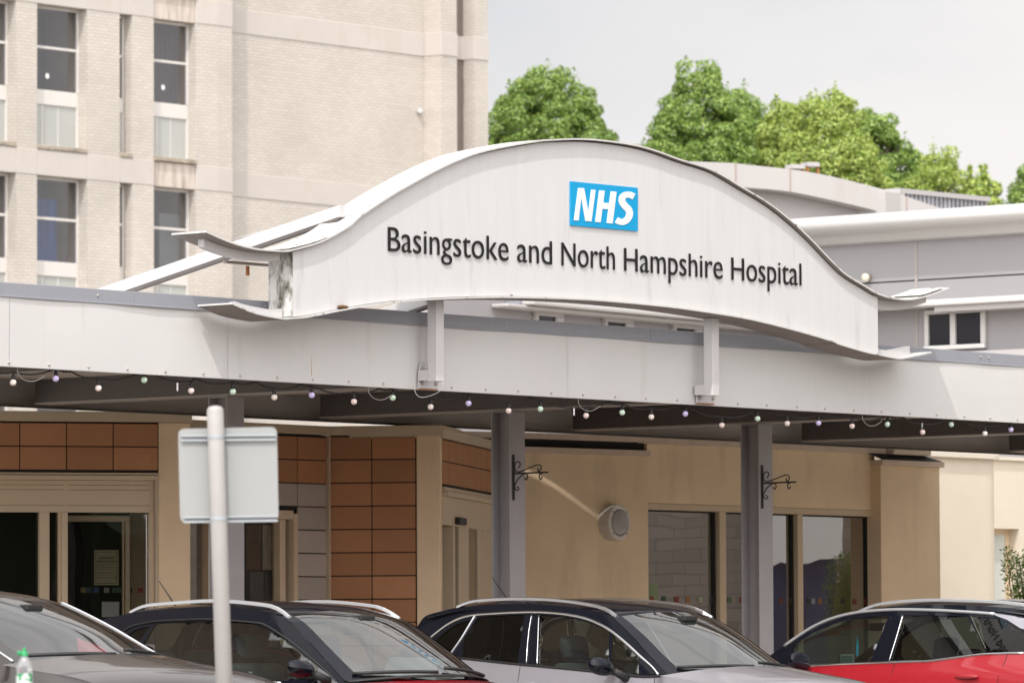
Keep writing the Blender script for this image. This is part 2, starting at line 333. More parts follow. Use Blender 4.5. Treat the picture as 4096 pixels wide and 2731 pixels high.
        if bevel: md = o.modifiers.new('bevel', 'BEVEL'); md.width = bevel; md.segments = seg; md.limit_method = 'ANGLE'; md.angle_limit = R(40); md.harden_normals = False
        return o
TM = {}
def sub_parent(o):   # a part used as a parent shares its thing's frame: local matrix is identity
    return o
def tag(o, label, cat=None, group=None, kind=None):
    if label: o['label'] = label
    if cat: o['category'] = cat
    if group: o['group'] = group
    if kind: o['kind'] = kind
    return o
def thing(name, label, cat, loc, fr=None, group=None):
    o = bpy.data.objects.new(name, None); COL.objects.link(o); o.empty_display_size = .2
    MW = Matrix.Translation(Vector(loc)) @ Matrix.Rotation(fr.rz if fr else 0, 4, 'Z')
    o.matrix_world = MW; TM[o.name] = MW
    return tag(o, label, cat, group)
def smoothline(pts, n=6):
    out = []
    for i in range(len(pts) - 1):
        p0 = pts[max(i - 1, 0)]; p1 = pts[i]; p2 = pts[i + 1]; p3 = pts[min(i + 2, len(pts) - 1)]
        for k in range(n):
            t = k / n
            out.append(tuple(.5 * (2 * b + (c_ - a) * t + (2 * a - 5 * b + 4 * c_ - d) * t * t + (-a + 3 * b - 3 * c_ + d) * t ** 3) for a, b, c_, d in zip(p0, p1, p2, p3)))
    out.append(tuple(pts[-1])); return out
def interp(line, x):
    for a, b in zip(line, line[1:]):
        if a[0] <= x <= b[0]: return a[1] + (b[1] - a[1]) * (x - a[0]) / max(b[0] - a[0], 1e-9)
    return line[0][1] if x < line[0][0] else line[-1][1]
def text_mesh(txt, shear=0, offset=0.0):
    cu = bpy.data.curves.new('t', 'FONT'); cu.body = txt; cu.size = 1; cu.resolution_u = 5; cu.shear = shear; cu.offset = offset
    o = bpy.data.objects.new('t', cu); COL.objects.link(o); dg = bpy.context.evaluated_depsgraph_get(); dg.update()
    me = bpy.data.meshes.new_from_object(o.evaluated_get(dg)); bm = bmesh.new(); bm.from_mesh(me)
    bmesh.ops.remove_doubles(bm, verts=bm.verts, dist=1e-5)
    vs = [v.co.copy() for v in bm.verts]; fs = [[v.index for v in f.verts] for f in bm.faces]
    eds = [(e.verts[0].index, e.verts[1].index) for e in bm.edges if e.is_boundary]
    bm.free(); bpy.data.objects.remove(o); bpy.data.curves.remove(cu); bpy.data.meshes.remove(me)
    return vs, fs, eds
def add_text(mb, fr, txt, u0, z0, sx, sz, w, thick, mi=0, mirror=False, offset=0.0, xh=0):
    vs, fs, eds = text_mesh(txt, offset=offset); n = len(vs); g = -1 if mirror else 1
    if xh:   # taller lower-case letters, as on the real board
        cut = text_extent(txt[0])[1] + .03 if txt[0].isupper() else -1; ch = max(v.y for v in text_mesh('H')[0]); lo = max(v.y for v in text_mesh('x')[0])
        for v in vs:
            if v.x > cut:
                if v.y <= lo: v.y *= xh
                else: v.y = lo * xh + (v.y - lo) * (ch - lo * xh) / (ch - lo)
    P = [fr.pt(u0 + g * v.x * sx, w - thick, z0 + v.y * sz) for v in vs] + [fr.pt(u0 + g * v.x * sx, w, z0 + v.y * sz) for v in vs]
    F2 = [tuple(f) for f in fs] + [tuple(i + n for i in f[::-1]) for f in fs] + [(a, b, b + n, a + n) for a, b in eds]
    mb.add(P, F2, mi)
def text_extent(txt):
    vs, fs, e = text_mesh(txt); return min(v.x for v in vs), max(v.x for v in vs)
def copy_child(src, parent, delta):
    o = src.copy(); COL.objects.link(o); o.parent = parent; o.location = Vector(src.location) + Vector(delta); return o

# ================================================================== SETTING
mb = MB(); g = 900
mb.add([(-g, -g, 0), (g, -g, 0), (g, g, 0), (-g, g, 0)], [(0, 1, 2, 3)])
tag(mb.build('ground', M['asphalt'], loc=(0, 0, 0)), None, kind='structure')
mb = MB(); mb.box(B, -22, 26, .35, 30, -.05, .12)
tag(mb.build('pavement', M['paving'], fr=B, loc=B.pt(0, 0, 0), bevel=.02), None, kind='structure')

# ================================================================== CANOPY
canopy = thing('entrance_canopy', 'long white steel canopy with grey coping and columns across the hospital entrance', 'canopy', B.pt(0, 0, .12), B)
ZT, ZB = 3.785, 3.295
seams = [-12.0, -9.1, -7.2, B.hit((21, 700), 0)[0], B.hit((523, 800), 0)[0], B.hit((978, 820), 0)[0], B.hit((1304, 850), 0)[0], B.hit((1614, 850), 0)[0], B.hit((1998, 880), 0)[0], B.hit((2352, 900), 0)[0] + .35, 9.5, 11.4, 13.5]
def wob(u): return .006 * math.sin(2.1 * u) + .004 * math.sin(5.3 * u + 1)
for a, b in zip(seams, seams[1:]):
    mb = MB(); n = 12; P = []
    for i in range(n + 1):
        u = a + .0013 + (b - a - .0026) * i / n; row = []
        for j in range(5):
            t = j / 4; bulge = .004 * math.sin(math.pi * t) * math.sin(math.pi * i / n)
            row.append(B.pt(u, -bulge - wob(u) * t, ZB + (ZT - ZB) * t))
        P.append(row)
    mb.grid(P, flip=True)
    mb.build('fascia_panel', M['white'], canopy)
    mb = MB(); mb.box(B, a + .003, b - .003, .001, .034, ZB - .002, ZB + .002); mb.build('fascia_lip', M['white'], canopy)
# backing behind panels
MB().box(B, -12, 13.5, .035, .09, ZB + .02, ZT).build('fascia_frame', M['ceiling'], canopy)
cseams = [-12.0, -8.5, B.hit((305, 660), 0)[0], B.hit((540, 690), 0)[0], B.hit((1134, 750), 0)[0], B.hit((1492 , 770), 0)[0], B.hit((2060, 800), 0)[0], 9.8, 13.5]
for i, (a, b) in enumerate(zip(cseams, cseams[1:])):
    mb = MB(); e = .002 * (i % 2)
    mb.box(B, a + .001, b - .001, -.010 - e, .26, ZT + .006, ZT + .104 - e)
    mb.box(B, a + .001, b - .001, -.016 - e, -.0105 - e, ZT - .002, ZT + .010)
    mb.build('coping', M['coping'], canopy, bevel=.003)
    if i in (2, 5): pass
# screws along the lower edge of the fascia
scr = None; u = -6.0; k = 0
boltu = []
while u < 7.6:
    boltu.append(u); u += .405 + .012 * math.sin(k * 3.1); k += 1
ms = MB(); ms.lathe(B.pt(boltu[0], -.001, ZB + .028), -WF, [(.011, 0), (.010, .004), (.006, .008), (.001, .009)], 8)
scr = ms.build('screw', M['bolt'], canopy, smooth=True)
for u in boltu[1:]: copy_child(scr, canopy, (u - boltu[0], 0, 0))
for q, z in ((-2.9, ZT + .06), (-4.7, ZT + .055), (-.1, ZT + .06), (1.6, ZT + .06), (4.9, ZT + .05), (6.4, ZT + .06), (6.52, ZT + .06)): copy_child(scr, canopy, (q - boltu[0], -.011, z - ZB - .028))
for (px, y0, y1, wd_) in ((715, 782, 800, .006), (714, 801, 862, .003), (1304, 770, 900, .0012)):
    if px == 1304: continue
    u, za__ = B.hit((px, y0), 0); MB().box(B, u, u + wd_, -.0075, -.0005, B.hit((px, y1), 0)[1], za__).build('rust_run', mat('rust stain', (.55, .36, .20), .8, var=.2), canopy)
# roof slab, ceiling
mb = MB(); mb.box(B, -12, 13.4, .095, 3.98, 3.50, 3.56); mb.build('ceiling', M['ceiling'], canopy)
mb = MB(); mb.box(B, -12, 13.4, .27, 3.98, 3.60, 3.72); mb.build('roof', M['whiteroof'], canopy)
# rear gutter with a curved section
mb = MB(); prof = [(3.86, 3.29), (3.90, 3.285), (3.95, 3.30), (3.975, 3.36), (3.985, 3.45), (3.985, 3.72), (3.992, 3.72), (3.992, 3.28), (3.86, 3.275)]
P = [[B.pt(u, w, z) for (w, z) in prof] for u in [-12 + i * .5 for i in range(51)]]
mb.grid(P); mb.build('rear_gutter', M['gutter'], canopy, smooth=False)
cols = [B.hit((1188, 960), 1.75)[0], B.hit((1758, 980), 1.75)[0], B.hit((541, 925), 1.75)[0]]
cols.sort(); pitch = (cols[2] - cols[0]) / 2
allc = [cols[0] - 2 * pitch, cols[0] - pitch] + cols + [cols[2] + pitch, cols[2] + 2 * pitch]
def hcol(mb, u, w0, z0, z1, s=.2):
    h = s / 2
    mb.box(B, u - h, u + h, w0, w0 + .012, z0, z1); mb.box(B, u - h, u + h, w0 + s - .012, w0 + s, z0, z1)
    mb.box(B, u - .005, u + .005, w0 + .0125, w0 + s - .0125, z0, z1)
for u in allc:
    if u < cols[2] + .1:
        mb = MB(); hcol(mb, u, 1.75, .12, 3.285); mb.box(B, u - .1, u + .1, 1.75, 1.95, 3.2855, 3.298)
        mb.build('column', M['steel'], canopy, bevel=.003)
    mb = MB()
    MB().box(B, u - .1, u + .1, .1, 3.85, 3.30, 3.312).build('beam_flange', M['gutter'], canopy)
    mb.box(B, u - .1, u + .1, .1, 3.85, 3.485, 3.497); mb.box(B, u - .005, u + .005, .1, 3.84, 3.3125, 3.4845)
    # haunch plate closing the beam side
    mb.box(B, u - .098, u - .09, .1, 3.84, 3.3125, 3.4845)
    mb.build('beam', M['beam'], canopy)
# round ceiling lights
for px, py in ((308, 852), (1470, 978), (2215, 990), (893, 915)):
    u0, _ = B.hit((px, py), 2.6)
for i, u in enumerate([allc[k] + pitch * .42 for k in range(6)]):
    mb = MB(); mb.lathe(B.pt(u, 1.25, 3.498), (0, 0, -1), [(.27, 0), (.27, .012), (.24, .03), (.12, .036), (.01, .037)], 28)
    mb.build('ceiling_light', mat('ceiling light cover', (.42, .38, .44), .5, var=.03) if i == 0 else bpy.data.materials['ceiling light cover'], canopy, smooth=True)
# unseen roof sheets added to shade the walls; skewed gap shaped for one sun streak
ext = 3.70
def back(P): # trace from a lit wall point back along the sun to the sheet height
    t = (ext - P.z) / LD.z * -1; X = P - LD * ((ext - P.z) / -LD.z); return (UF.dot(X - B.o), WF.dot(X - B.o))
# ================================================================== HOSPITAL SIGN
SW = -.40
top_p = [(473, 534)] + cs('B0', [(2130, 668), (2350, 725)]) + cs('B1', [(250, 745), (340, 735), (600, 660), (850, 525), (960, 430), (1200, 265), (1430, 130), (1660, 5)]) + cs('A1', [(1890, 1468), (2130, 1390)]) + cs('A2', [(200, 1310), (400, 1292), (640, 1285), (850, 1300), (1100, 1335), (1300, 1385), (1550, 1475)]) + cs('B2', [(1840, 0), (2100, 150)]) + cs('B3', [(0, 300), (200, 455), (380, 620), (600, 850), (720, 960), (900, 1070), (1000, 1130), (1130, 1172), (1290, 1190), (1450, 1160), (1665, 1085)])
bot_p = cs('B0', [(2130, 1210), (2350, 1300)]) + cs('B1', [(250, 1350), (340, 1345), (500, 1330), (750, 1280), (1000, 1235), (1300, 1195), (1570, 1175), (1900, 1160), (2350, 1153)]) + cs('B2', [(600, 1170), (1000, 1198), (1450, 1242), (1800, 1290), (2100, 1338), (2340, 1390)]) + cs('B3', [(300, 1470), (600, 1558)]) + cs('C3', [(650, 14), (900, 88), (1010, 110), (1200, 148), (1330, 130), (1508, 92)])
TOP = smoothline([B.hit(p, SW) for p in top_p], 4); BOT = smoothline([B.hit(p, SW) for p in bot_p], 4)
uL, uR = B.hit(c('B1', 340, 1000), SW + .045)[0], B.hit(c('B3', 1008, 1300), SW + .045)[0]
sign = thing('hospital_sign', 'arched white hospital name board with curled ends mounted above the canopy', 'sign', B.pt(.6, -.1, 3.3), B)
us = [uL + (uR - uL) * i / 80 for i in range(81)]
poly = [(u, interp(BOT, u) + .004) for u in us] + [(u, interp(TOP, u) - .012) for u in us[::-1]]
mb = MB(); mb.prism(B, poly, SW + .045, SW + .285)
mb.build('board', [M['signwhite']], sign, bevel=0)
# weathered end plate on the left end
zt, zb = interp(TOP, uL) - .014, interp(BOT, uL) + .006
MB().box(B, uL - .004, uL - .0005, SW + .047, SW + .283, zb, zt).build('end_plate', M['lichen'], sign)
# fine joints in the board face
for px in (798, 1183, 1701):
    u = B.hit((px, 600), SW + .045)[0]
    MB().box(B, u - .0018, u + .0018, SW + .0442, SW + .046, interp(BOT, u) + .01, interp(TOP, u) - .02).build('joint', M['post'], sign)
def sheet(line, w0, w1, th, name, mats):
    mb = MB(); n = len(line)
    P = []
    for i, (u, z) in enumerate(line):
        a = line[max(i - 1, 0)]; b = line[min(i + 1, n - 1)]; L = math.hypot(b[0] - a[0], b[1] - a[1]); nx, nz = -(b[1] - a[1]) / L, (b[0] - a[0]) / L
        P.append([B.pt(u + nx * th, w0, z + nz * th), B.pt(u + nx * th, w1, z + nz * th), B.pt(u, w1, z), B.pt(u, w0, z)])
    vs = [q for r in P for q in r]; fs = []; ms = []
    for i in range(n - 1):
        for k in range(4):
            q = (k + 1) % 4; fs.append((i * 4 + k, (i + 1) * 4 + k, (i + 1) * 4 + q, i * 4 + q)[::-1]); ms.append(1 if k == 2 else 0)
    fs += [(0, 1, 2, 3)[::-1], tuple((n - 1) * 4 + k for k in range(4))]; ms += [0, 0]
    mb.v = vs; mb.f = [list(f) for f in fs]; mb.m = ms
    return mb.build(name, mats, sign)
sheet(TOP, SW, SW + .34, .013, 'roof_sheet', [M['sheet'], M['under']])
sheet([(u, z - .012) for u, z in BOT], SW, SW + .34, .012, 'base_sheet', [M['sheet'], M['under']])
# lichen on the free ends of the top sheet
for ua, ub in ((TOP[0][0] + .9, uL + .35), (uR + .55, TOP[-1][0] - .03)):
    ln = [(u, z) for u, z in TOP if ua <= u <= ub]
    mb = MB(); mb.grid([[B.pt(u, w, z + .0175 + .002 * abs(u)) for w in (SW + .004, SW + .12, SW + .24, SW + .336)] for u, z in ln], flip=False); mb.build('lichen_patch', M['lichenend'], sign, solid=.001)
# curved ribs under the free ends of the top sheet and on the free ends of the base sheet
def rib(line, ua, ub, w0, w1, dz0, dz1, name):
    ln = [(u, z) for u, z in line if ua <= u <= ub]; mb = MB()
    P = [[B.pt(u, w0, z + dz0), B.pt(u, w1, z + dz0), B.pt(u, w1, z + dz1), B.pt(u, w0, z + dz1)] for u, z in ln]; n = len(P)
    fs = []
    for i in range(n - 1):
        for k in range(4): q = (k + 1) % 4; fs.append((i * 4 + k, (i + 1) * 4 + k, (i + 1) * 4 + q, i * 4 + q))
    fs += [(0, 1, 2, 3), tuple((n - 1) * 4 + k for k in range(4))[::-1]]
    mb.add([q for r in P for q in r], fs); mb.build(name, M['post'], sign)
rib(TOP, TOP[0][0] + .12, uL - .005, SW + .13, SW + .19, -.062, -.002, 'rib')
rib(TOP, uR + .005, TOP[-1][0] - .12, SW + .13, SW + .20, -.075, -.002, 'rib')
rib(BOT, BOT[0][0] + .12, uL - .005, SW + .14, SW + .19, .001, .07, 'rib')
rib(BOT, uR + .005, BOT[-1][0] - .12, SW + .14, SW + .19, .001, .07, 'rib')
# lettering: raised letters on the board
fw = SW + .045
a = B.hit(c('B1', 1232, 745), fw - .03); b = B.hit(c('B3', 320, 1045), fw - .03); capz = B.hit(c('B1', 1235, 522), fw - .03)[1]
words = ['Basingstoke', 'and', 'North', 'Hampshire', 'Hospital']
wx = [(c('B1', 1232, 745), c('B1', 2340, 800)), (c('B2', 68, 850), c('B2', 388, 868)), (c('B2', 475, 875), c('B2', 965, 910)), (c('B2', 1050, 920), c('B2', 1955, 990)), (c('B2', 2035, 995), c('B3', 327, 1045))]
vsB = text_mesh('B')[0]; capH = max(v.y for v in vsB)
sz = (capz - a[1]) / capH
zbase = (a[1] + b[1]) / 2
for wd, (p0, p1) in zip(words, wx):
    x0, x1 = text_extent(wd); ua = B.hit(p0, fw - .03)[0]; ub = B.hit(p1, fw - .03)[0]; sx = (ub - ua) / (x1 - x0)
    mb = MB(); add_text(mb, B, wd, ua - x0 * sx, zbase, sx, sz, fw - .006, .006, offset=-.006, xh=1.13)
    o = mb.build('lettering', M['black'], sign); o['label'] = 'raised black letters reading ' + wd
# logo plate with three letters
lp = [B.hit(c('B2', x, y), fw - .014) for x, y in ((540, 502), (1157, 555), (1157, 157), (540, 97))]
mb = MB(); mb.prism(B, lp, fw - .014, fw - .0005); lg = mb.build('logo_plate', M['blue'], sign, bevel=.0015); lg['label'] = 'blue plate with white slanted letters NHS'
def stroke(pts):
    return [B.hit(c('B2', x, y), fw - .017) for x, y in pts]
Nn = [(570, 455), (608, 158), (662, 160), (702, 380), (728, 173), (768, 176), (730, 466), (675, 462), (636, 245), (612, 457)]
Hh = [(765, 470), (802, 180), (852, 184), (838, 292), (893, 297), (908, 189), (961, 193), (924, 485), (870, 480), (886, 354), (830, 350), (814, 474)]
Sc = [(1120, 238, 30), (1085, 222, 29), (1045, 222, 29), (1015, 245, 30), (1012, 285, 31), (1040, 325, 32), (1072, 360, 32), (1080, 405, 31), (1058, 448, 30), (1020, 470, 29), (985, 465, 29), (960, 452, 29)]
def Spoly():
    sp = smoothline(Sc, 5); L, Rr = [], []
    for i, (x, y, r) in enumerate(sp):
        x0, y0, _ = sp[max(i - 1, 0)]; x1, y1, _ = sp[min(i + 1, len(sp) - 1)]; d = math.hypot(x1 - x0, y1 - y0); nx, ny = -(y1 - y0) / d, (x1 - x0) / d
        L.append((x + nx * r * .98, y + ny * r * .98)); Rr.append((x - nx * r * .98, y - ny * r * .98))
    return L + Rr[::-1]
for pl in (Nn, Hh, Spoly()):
    mb = MB(); mb.prism(B, stroke(pl), fw - .018, fw - .0142); mb.build('letter', M['logowhite'], lg)
# two hanging posts with bolted foot plates
for (xa, xb, ytop, ybot, px0, px1, py0, py1) in ((984, 1018, 690, 875, 958, 1001, 832, 893), (1618, 1650, 728, 908, 1597, 1637, 883, 926)):
    ua = B.hit(((xa + xb) / 2, 800), -.17)[0]; w0, w1 = -.215, -.125
    zb = B.hit(((xa + xb) / 2, ybot), -.21)[1]
    mb = MB(); mb.box(B, ua - .045, ua + .045, w0, w1, zb, interp(BOT, ua) - .014)
    ps = mb.build('hanging_post', M['post'], sign, bevel=.004)
    p0 = B.hit((px0, (py0 + py1) / 2), -.01); p1 = B.hit((px1, (py0 + py1) / 2), -.01); zt = B.hit((px0 + 3, py0), -.01)[1]; zz = B.hit((px0, py1), -.01)[1]
    mb = MB(); mb.prism(B, [(p0[0], zz), (p1[0], zz), (p1[0], zt - .13), (p1[0] - .02, zt), (p0[0] + .03, zt), (p0[0] + .005, zt - .1)], -.024, -.012)
    pl = mb.build('foot_plate', M['post'], sign, bevel=.001)
    mb = MB(); mb.box(B, ua - .04, ua + .04, -.124, -.0245, zb + .01, zb + .09); mb.build('arm', M['post'], sign)
    for (bu, bz) in ((p0[0] + .05, zt - .05), (p0[0] + .04, zz + .05), (p1[0] - .02, zz + .05)):
        MB().lathe(B.pt(bu, -.024, bz), -WF, [(.022, 0), (.022, .004), (.015, .0045), (.015, .016), (.013, .018)], 6).build('bolt', M['bolt'], sign)
    MB().box(B, p0[0] - .004, p1[0] + .003, -.0262, -.0245, zz - .004, zz + .006).build('rust_edge', M['rust'], sign)
    MB().box(B, (p0[0] + p1[0]) / 2 - .012, (p0[0] + p1[0]) / 2 - .004, -.0256, -.0245, zz + .06, zz + .16).build('rust_run', M['rust'], sign)
    if xa > 1500: continue
    cb = [B.pt(ua + .02, w0 - .01, zb + .02), B.pt(ua + .02, w0 + .02, zb - .07), B.pt(ua + .0, -.06, zb - .115), B.pt(ua - .06, -.03, zb - .10), B.pt(ua - .09, -.02, zb - .03)]
    MB().tube([Vector(q) for q in smoothline([tuple(v) for v in cb], 5)], .003, 6).build('cable', M['post'], sign, smooth=True)
# back stays down to the canopy roof
def stay(u, wa, za, wb, zb):
    mb = MB(); P = []
    for (w, z) in ((wa, za), (wb, zb)):
        P += [B.pt(u - .035, w, z - .088), B.pt(u + .035, w, z - .088), B.pt(u + .035, w, z), B.pt(u - .035, w, z)]
    mb.add(P, [(0, 1, 2, 3), (7, 6, 5, 4), (0, 4, 5, 1), (1, 5, 6, 2), (2, 6, 7, 3), (3, 7, 4, 0)])
    bs = mb.build('back_stay', M['post'], sign, bevel=.003)
    mb = MB(); P = []
    for (w, z) in ((wa + .02, za), (wb, zb)):
        P += [B.pt(u - .030, w, z - .112), B.pt(u + .030, w, z - .112), B.pt(u + .030, w, z - .0885), B.pt(u - .030, w, z - .0885)]
    mb.add(P, [(0, 1, 2, 3), (7, 6, 5, 4), (0, 4, 5, 1), (1, 5, 6, 2), (2, 6, 7, 3), (3, 7, 4, 0)]); mb.build('stay_shade_strip', M['under2'], bs)  # dark strip added to stand for the shaded underside of the stay
u0, z0 = B.hit((740, 513), -.06); slope = (z0 - 4.085) / 2.0
stay(u0, -.26, z0 + .088 + slope * .18, 3.6, z0 + .088 - slope * 3.68)
u1, z1 = B.hit((985, 700), -.06); stay(u1, -.09, z1 + .09, 1.2, z1 + .09 - slope * 1.3)
p = B.hit((516, 601), -.02); q = B.hit((616, 605), -.02)
mb = MB(); mb.box(B, p[0] - .02, uL + .12, -.06, -.02, p[1] - .012, p[1] + .006); mb.build('angle_bracket', M['under'], sign)
MB().box(B, p[0] + .22, p[0] + .24, -.05, -.03, p[1] - .09, p[1] - .0205).build('rusty_stub', M['rust'], sign)

# moss clumps on the base sheet
def moss(px, py, r, label):
    mb = MB(); u, z = B.hit((px, py), SW + .02)
    random.seed(int(px)); 
    for k in range(4):
        q = B.pt(u + random.uniform(-r, r), SW + .022, interp(BOT, u) + .006 + r * .25); rr = r * random.uniform(.45, .7)
        mb.lathe(q - Vector((0, 0, rr * .5)), (0, 0, 1), [(rr * .6, 0), (rr, rr * .35), (rr * .8, rr * .8), (rr * .2, rr)], 9)
    o = mb.build('moss_clump', mat('moss %d' % px, (.16, .085, .03), .95, var=.4, vscale=60, bump=.8, bscale=150), smooth=True); tag(o, label, 'moss')
moss(786, 708, .045, 'brown moss clump growing on the lower left edge of the name board')
moss(1176, 680, .014, 'tiny moss clump on the lower edge below the middle of the name board')

# ================================================================== FESTOON LIGHTS
fl = thing('festoon_lights', 'string of small frosted pastel bulbs on black cable along the canopy edge', 'string lights', B.pt(0, .05, 3.2), B)
bulbs = [(30, 878, 0), (128, 869, 1), (226, 891, 2), (331, 872, 3), (439, 897, 2), (535, 899, 3), (630, 912, 0), (716, 907, 1), (813, 922, 2), (902, 913, 3), (989, 934, 0), (1076, 926, 1), (1168, 943, 2), (1241, 939, 3), (1346, 954, 2), (1429, 947, 3), (1496, 957, 0), (1574, 950, 1), (1658, 976, 2), (1740, 961, 3), (1808, 972, 0), (1880, 971, 1), (1957, 978, 2), (2038, 974, 3), (2119, 992, 2), (2185, 974, 3), (2262, 995, 0), (2322, 986, 1)]
bc = [(.86, .76, .70), (.66, .58, .88), (.86, .70, .66), (.66, .82, .68)]; bcn = ['warm white bulb glass', 'lilac bulb glass', 'pink bulb glass', 'green bulb glass']; bm_ = []
for nme, cc in zip(bcn, bc):
    m = mat(nme, cc, .35, var=.05, vscale=30); m.node_tree.nodes['Principled BSDF'].inputs['Subsurface Weight'].default_value = .25; m.node_tree.nodes['Principled BSDF'].inputs['Subsurface Radius'].default_value = (.01, .01, .01); bm_.append(m)
hooks = [-60, 163, 305, 447, 588, 692, 870, 1070, 1218, 1397, 1558, 1762, 1935, 2075, 2212, 2333, 2420]
pts = []
for x, y, k in bulbs:
    u, z = B.hit((x, y), .05); r = .0235
    n = 18; tl = random.uniform(-.25, .25); ax = Vector((0, 0, 1)) + UF * tl * .6; ax.normalize(); ctr = B.pt(u, .05, z)
    prof = [(r * math.sin(math.pi * i / 10), -r * math.cos(math.pi * i / 10)) for i in range(0, 10)]; prof[0] = (.0005, -r); prof += [(.0125, r * .98)]
    mb = MB(); mb.lathe(ctr, ax, prof, n); bo = mb.build('bulb', bm_[k], fl, smooth=True)
    mb = MB(); mb.lathe(ctr + ax * (r * .86), ax, [(.0155, 0), (.016, .012), (.013, .03), (.008, .036), (.007, .045)], 10); mb.build('socket', M['rubber'], bo, smooth=True)
    tp = ctr + ax * (r * .86 + .05); pts.append((UF.dot(tp - B.o), tp.z))
for hx in hooks: pts.append((B.hit((hx, 900), .05)[0], ZB - .008))
pts.sort(); pts = [(-9, 3.25)] + pts
ln = []
for a, b in zip(pts, pts[1:]):
    for i in range(8):
        t = i / 8; sag = .030 * math.sin(math.pi * t) * min(1, (b[0] - a[0]) / .5); ln.append((a[0] + (b[0] - a[0]) * t, a[1] + (b[1] - a[1]) * t - sag))
ln.append(pts[-1])
for ph in (0, math.pi):
    mb = MB(); mb.tube([B.pt(u, .05 + .0035 * math.sin(u * 90 + ph), z + .0035 * math.cos(u * 90 + ph)) for u, z in smoothline(ln, 3)], .0046, 5); mb.build('cable', M['rubber'], fl, smooth=True)
for px, py in ((407, 888), (1318, 945), (2118, 979), ):
    u, z = B.hit((px, py), .048); MB().box(B, u - .008, u + .008, .045, .047, z - .03, z + .03).build('paper_tag', M['sticker'], fl)
for x0 in (40, 846, 1328, 1980):
    u, z = B.hit((x0, 860), .03); u2 = u + .28
    cb = [(u, ZB - .002), (u + .01, ZB - .05), (u + .08, ZB - .09), (u + .18, ZB - .09), (u2, ZB - .05)]
    MB().tube([B.pt(a, .03, b) for a, b in smoothline(cb, 6)], .003, 5).build('loose_cable', M['gutter'], fl, smooth=True)

# ================================================================== BASKET BRACKETS
def bracket(label, ucol):
    t = thing('basket_bracket', label, 'bracket', B.pt(ucol, 1.75, 2.3), B, 'iron hanging basket brackets on the columns')
    uc = B.hit(c('C2', 12, 1210), 1.74)[0]; off = ucol - uc
    def L(l, sc=1): return [B.pt(uc + off, B.hitu(c('C2', x, y), uc)[0], B.hitu(c('C2', x, y), uc)[1]) for x, y in l]
    def T(l, r, name):
        mb = MB(); P = smoothline([tuple(v) for v in L(l)], 6); mb.tube([Vector(q) for q in P], r, 6); mb.build(name, M['iron'], t, smooth=True)
    w0 = 1.745; za = B.hitu(c('C2', 12, 1035), uc)[1]; zb = B.hitu(c('C2', 12, 1455), uc)[1]
    MB().box(B, ucol - .012, ucol + .012, w0 - .008, w0 + .004, zb, za).build('back_plate', M['iron'], t, bevel=.003)
    T([(15, 1210), (120, 1206), (230, 1201), (325, 1197)], .0075, 'arm')
    T([(65, 1195), (150, 1160), (230, 1130), (258, 1140), (262, 1165), (246, 1190), (234, 1180), (234, 1158)], .0052, 'scroll')
    T([(62, 1195), (30, 1185), (20, 1140), (35, 1105), (58, 1102), (72, 1128), (52, 1158)], .0052, 'scroll')
    T([(20, 1318), (55, 1255), (112, 1210), (134, 1222), (138, 1248), (124, 1268), (110, 1245)], .0052, 'scroll')
    T([(20, 1318), (25, 1350), (48, 1362), (60, 1345), (40, 1327)], .0052, 'scroll')
    T([(275, 1206), (252, 1215), (246, 1240), (258, 1263), (271, 1250), (271, 1236)], .0052, 'scroll')
    return t
bracket('black iron hanging basket bracket with scrolls on the middle column', cols[1] - .06)
bracket('black iron hanging basket bracket with scrolls on the rightmost visible column', cols[2] - .06)

# ================================================================== ENTRANCE BUILDING, left part (panelled)
Lf = mkf(435, 47.5, 74); Bf = mkf(1010, 49.0, 99.4); Cf = mkf(1010, 49.0, 9.4)
eb = thing('entrance_building', 'low entrance building clad in terracotta and grey tiles with beige doors', 'building', B.pt(1.5, 5.5, .12), B)
def tiles(fr, us_, zs, m, name, parent, w=0, holes=()):
    mb = MB()
    for i in range(len(us_) - 1):
        for j in range(len(zs) - 1):
            a, b, z0, z1 = us_[i] + .0045, us_[i + 1] - .0045, zs[j + 1] + .005, zs[j] - .005
            if any(a < h[1] and b > h[0] and z0 < h[3] and z1 > h[2] for h in holes): continue
            mb.box(fr, a, b, w, w + .014, z0, z1)
    return mb.build(name, m, parent, bevel=.0015)
# left block
def hx(fr, k, x, y, w=0): return fr.hit(c(k, x, y), w)
ut = [-3.5, -3.1, -2.72, -2.34, -1.93, hx(Lf, 'C0', 182, 900)[0], hx(Lf, 'C0', 612, 900)[0], hx(Lf, 'C0', 1040, 900)[0], -.272]
tiles(Lf, ut, [3.215, 3.02, 2.822], M['orange'], 'tile_cladding', eb)
MB().box(Lf, -3.6, -.268, .0145, .10, 2.80, 3.218).build('cladding_backing', M['dark'], eb)
MB().box(Lf, -3.6, .012, -.028, 1.6, 3.226, 3.31).build('roof_coping', M['tan'], eb, bevel=.004)
MB().box(Lf, -.268, 0, -.006, 1.5, .12, 3.222).build('pilaster', M['cream'], eb, bevel=.004)
MB().box(Lf, -3.6, -.270, -.004, .06, 2.785, 2.803).box(Lf, -3.6, -.272, -.022, .06, 2.742, 2.780).build('roller_hood', M['frame'], eb, bevel=.002)
MB().box(Lf, -3.6, -.30, .05, .09, 2.475, 2.74).build('transom_panel', M['frame'], eb)
for z in (2.70, 2.66, 2.53):
    MB().box(Lf, -1.03, -.33, .0485, .0505, z, z + .003).box(Lf, -3.6, -1.06, .0485, .0505, z, z + .003).build('panel_joint', M['dark'], eb)
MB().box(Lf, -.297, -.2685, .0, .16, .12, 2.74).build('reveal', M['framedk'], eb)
d0 = thing; 
def X(k, x): return Lf.hit(c(k, x, 400), .06)[0]
dl = MB()
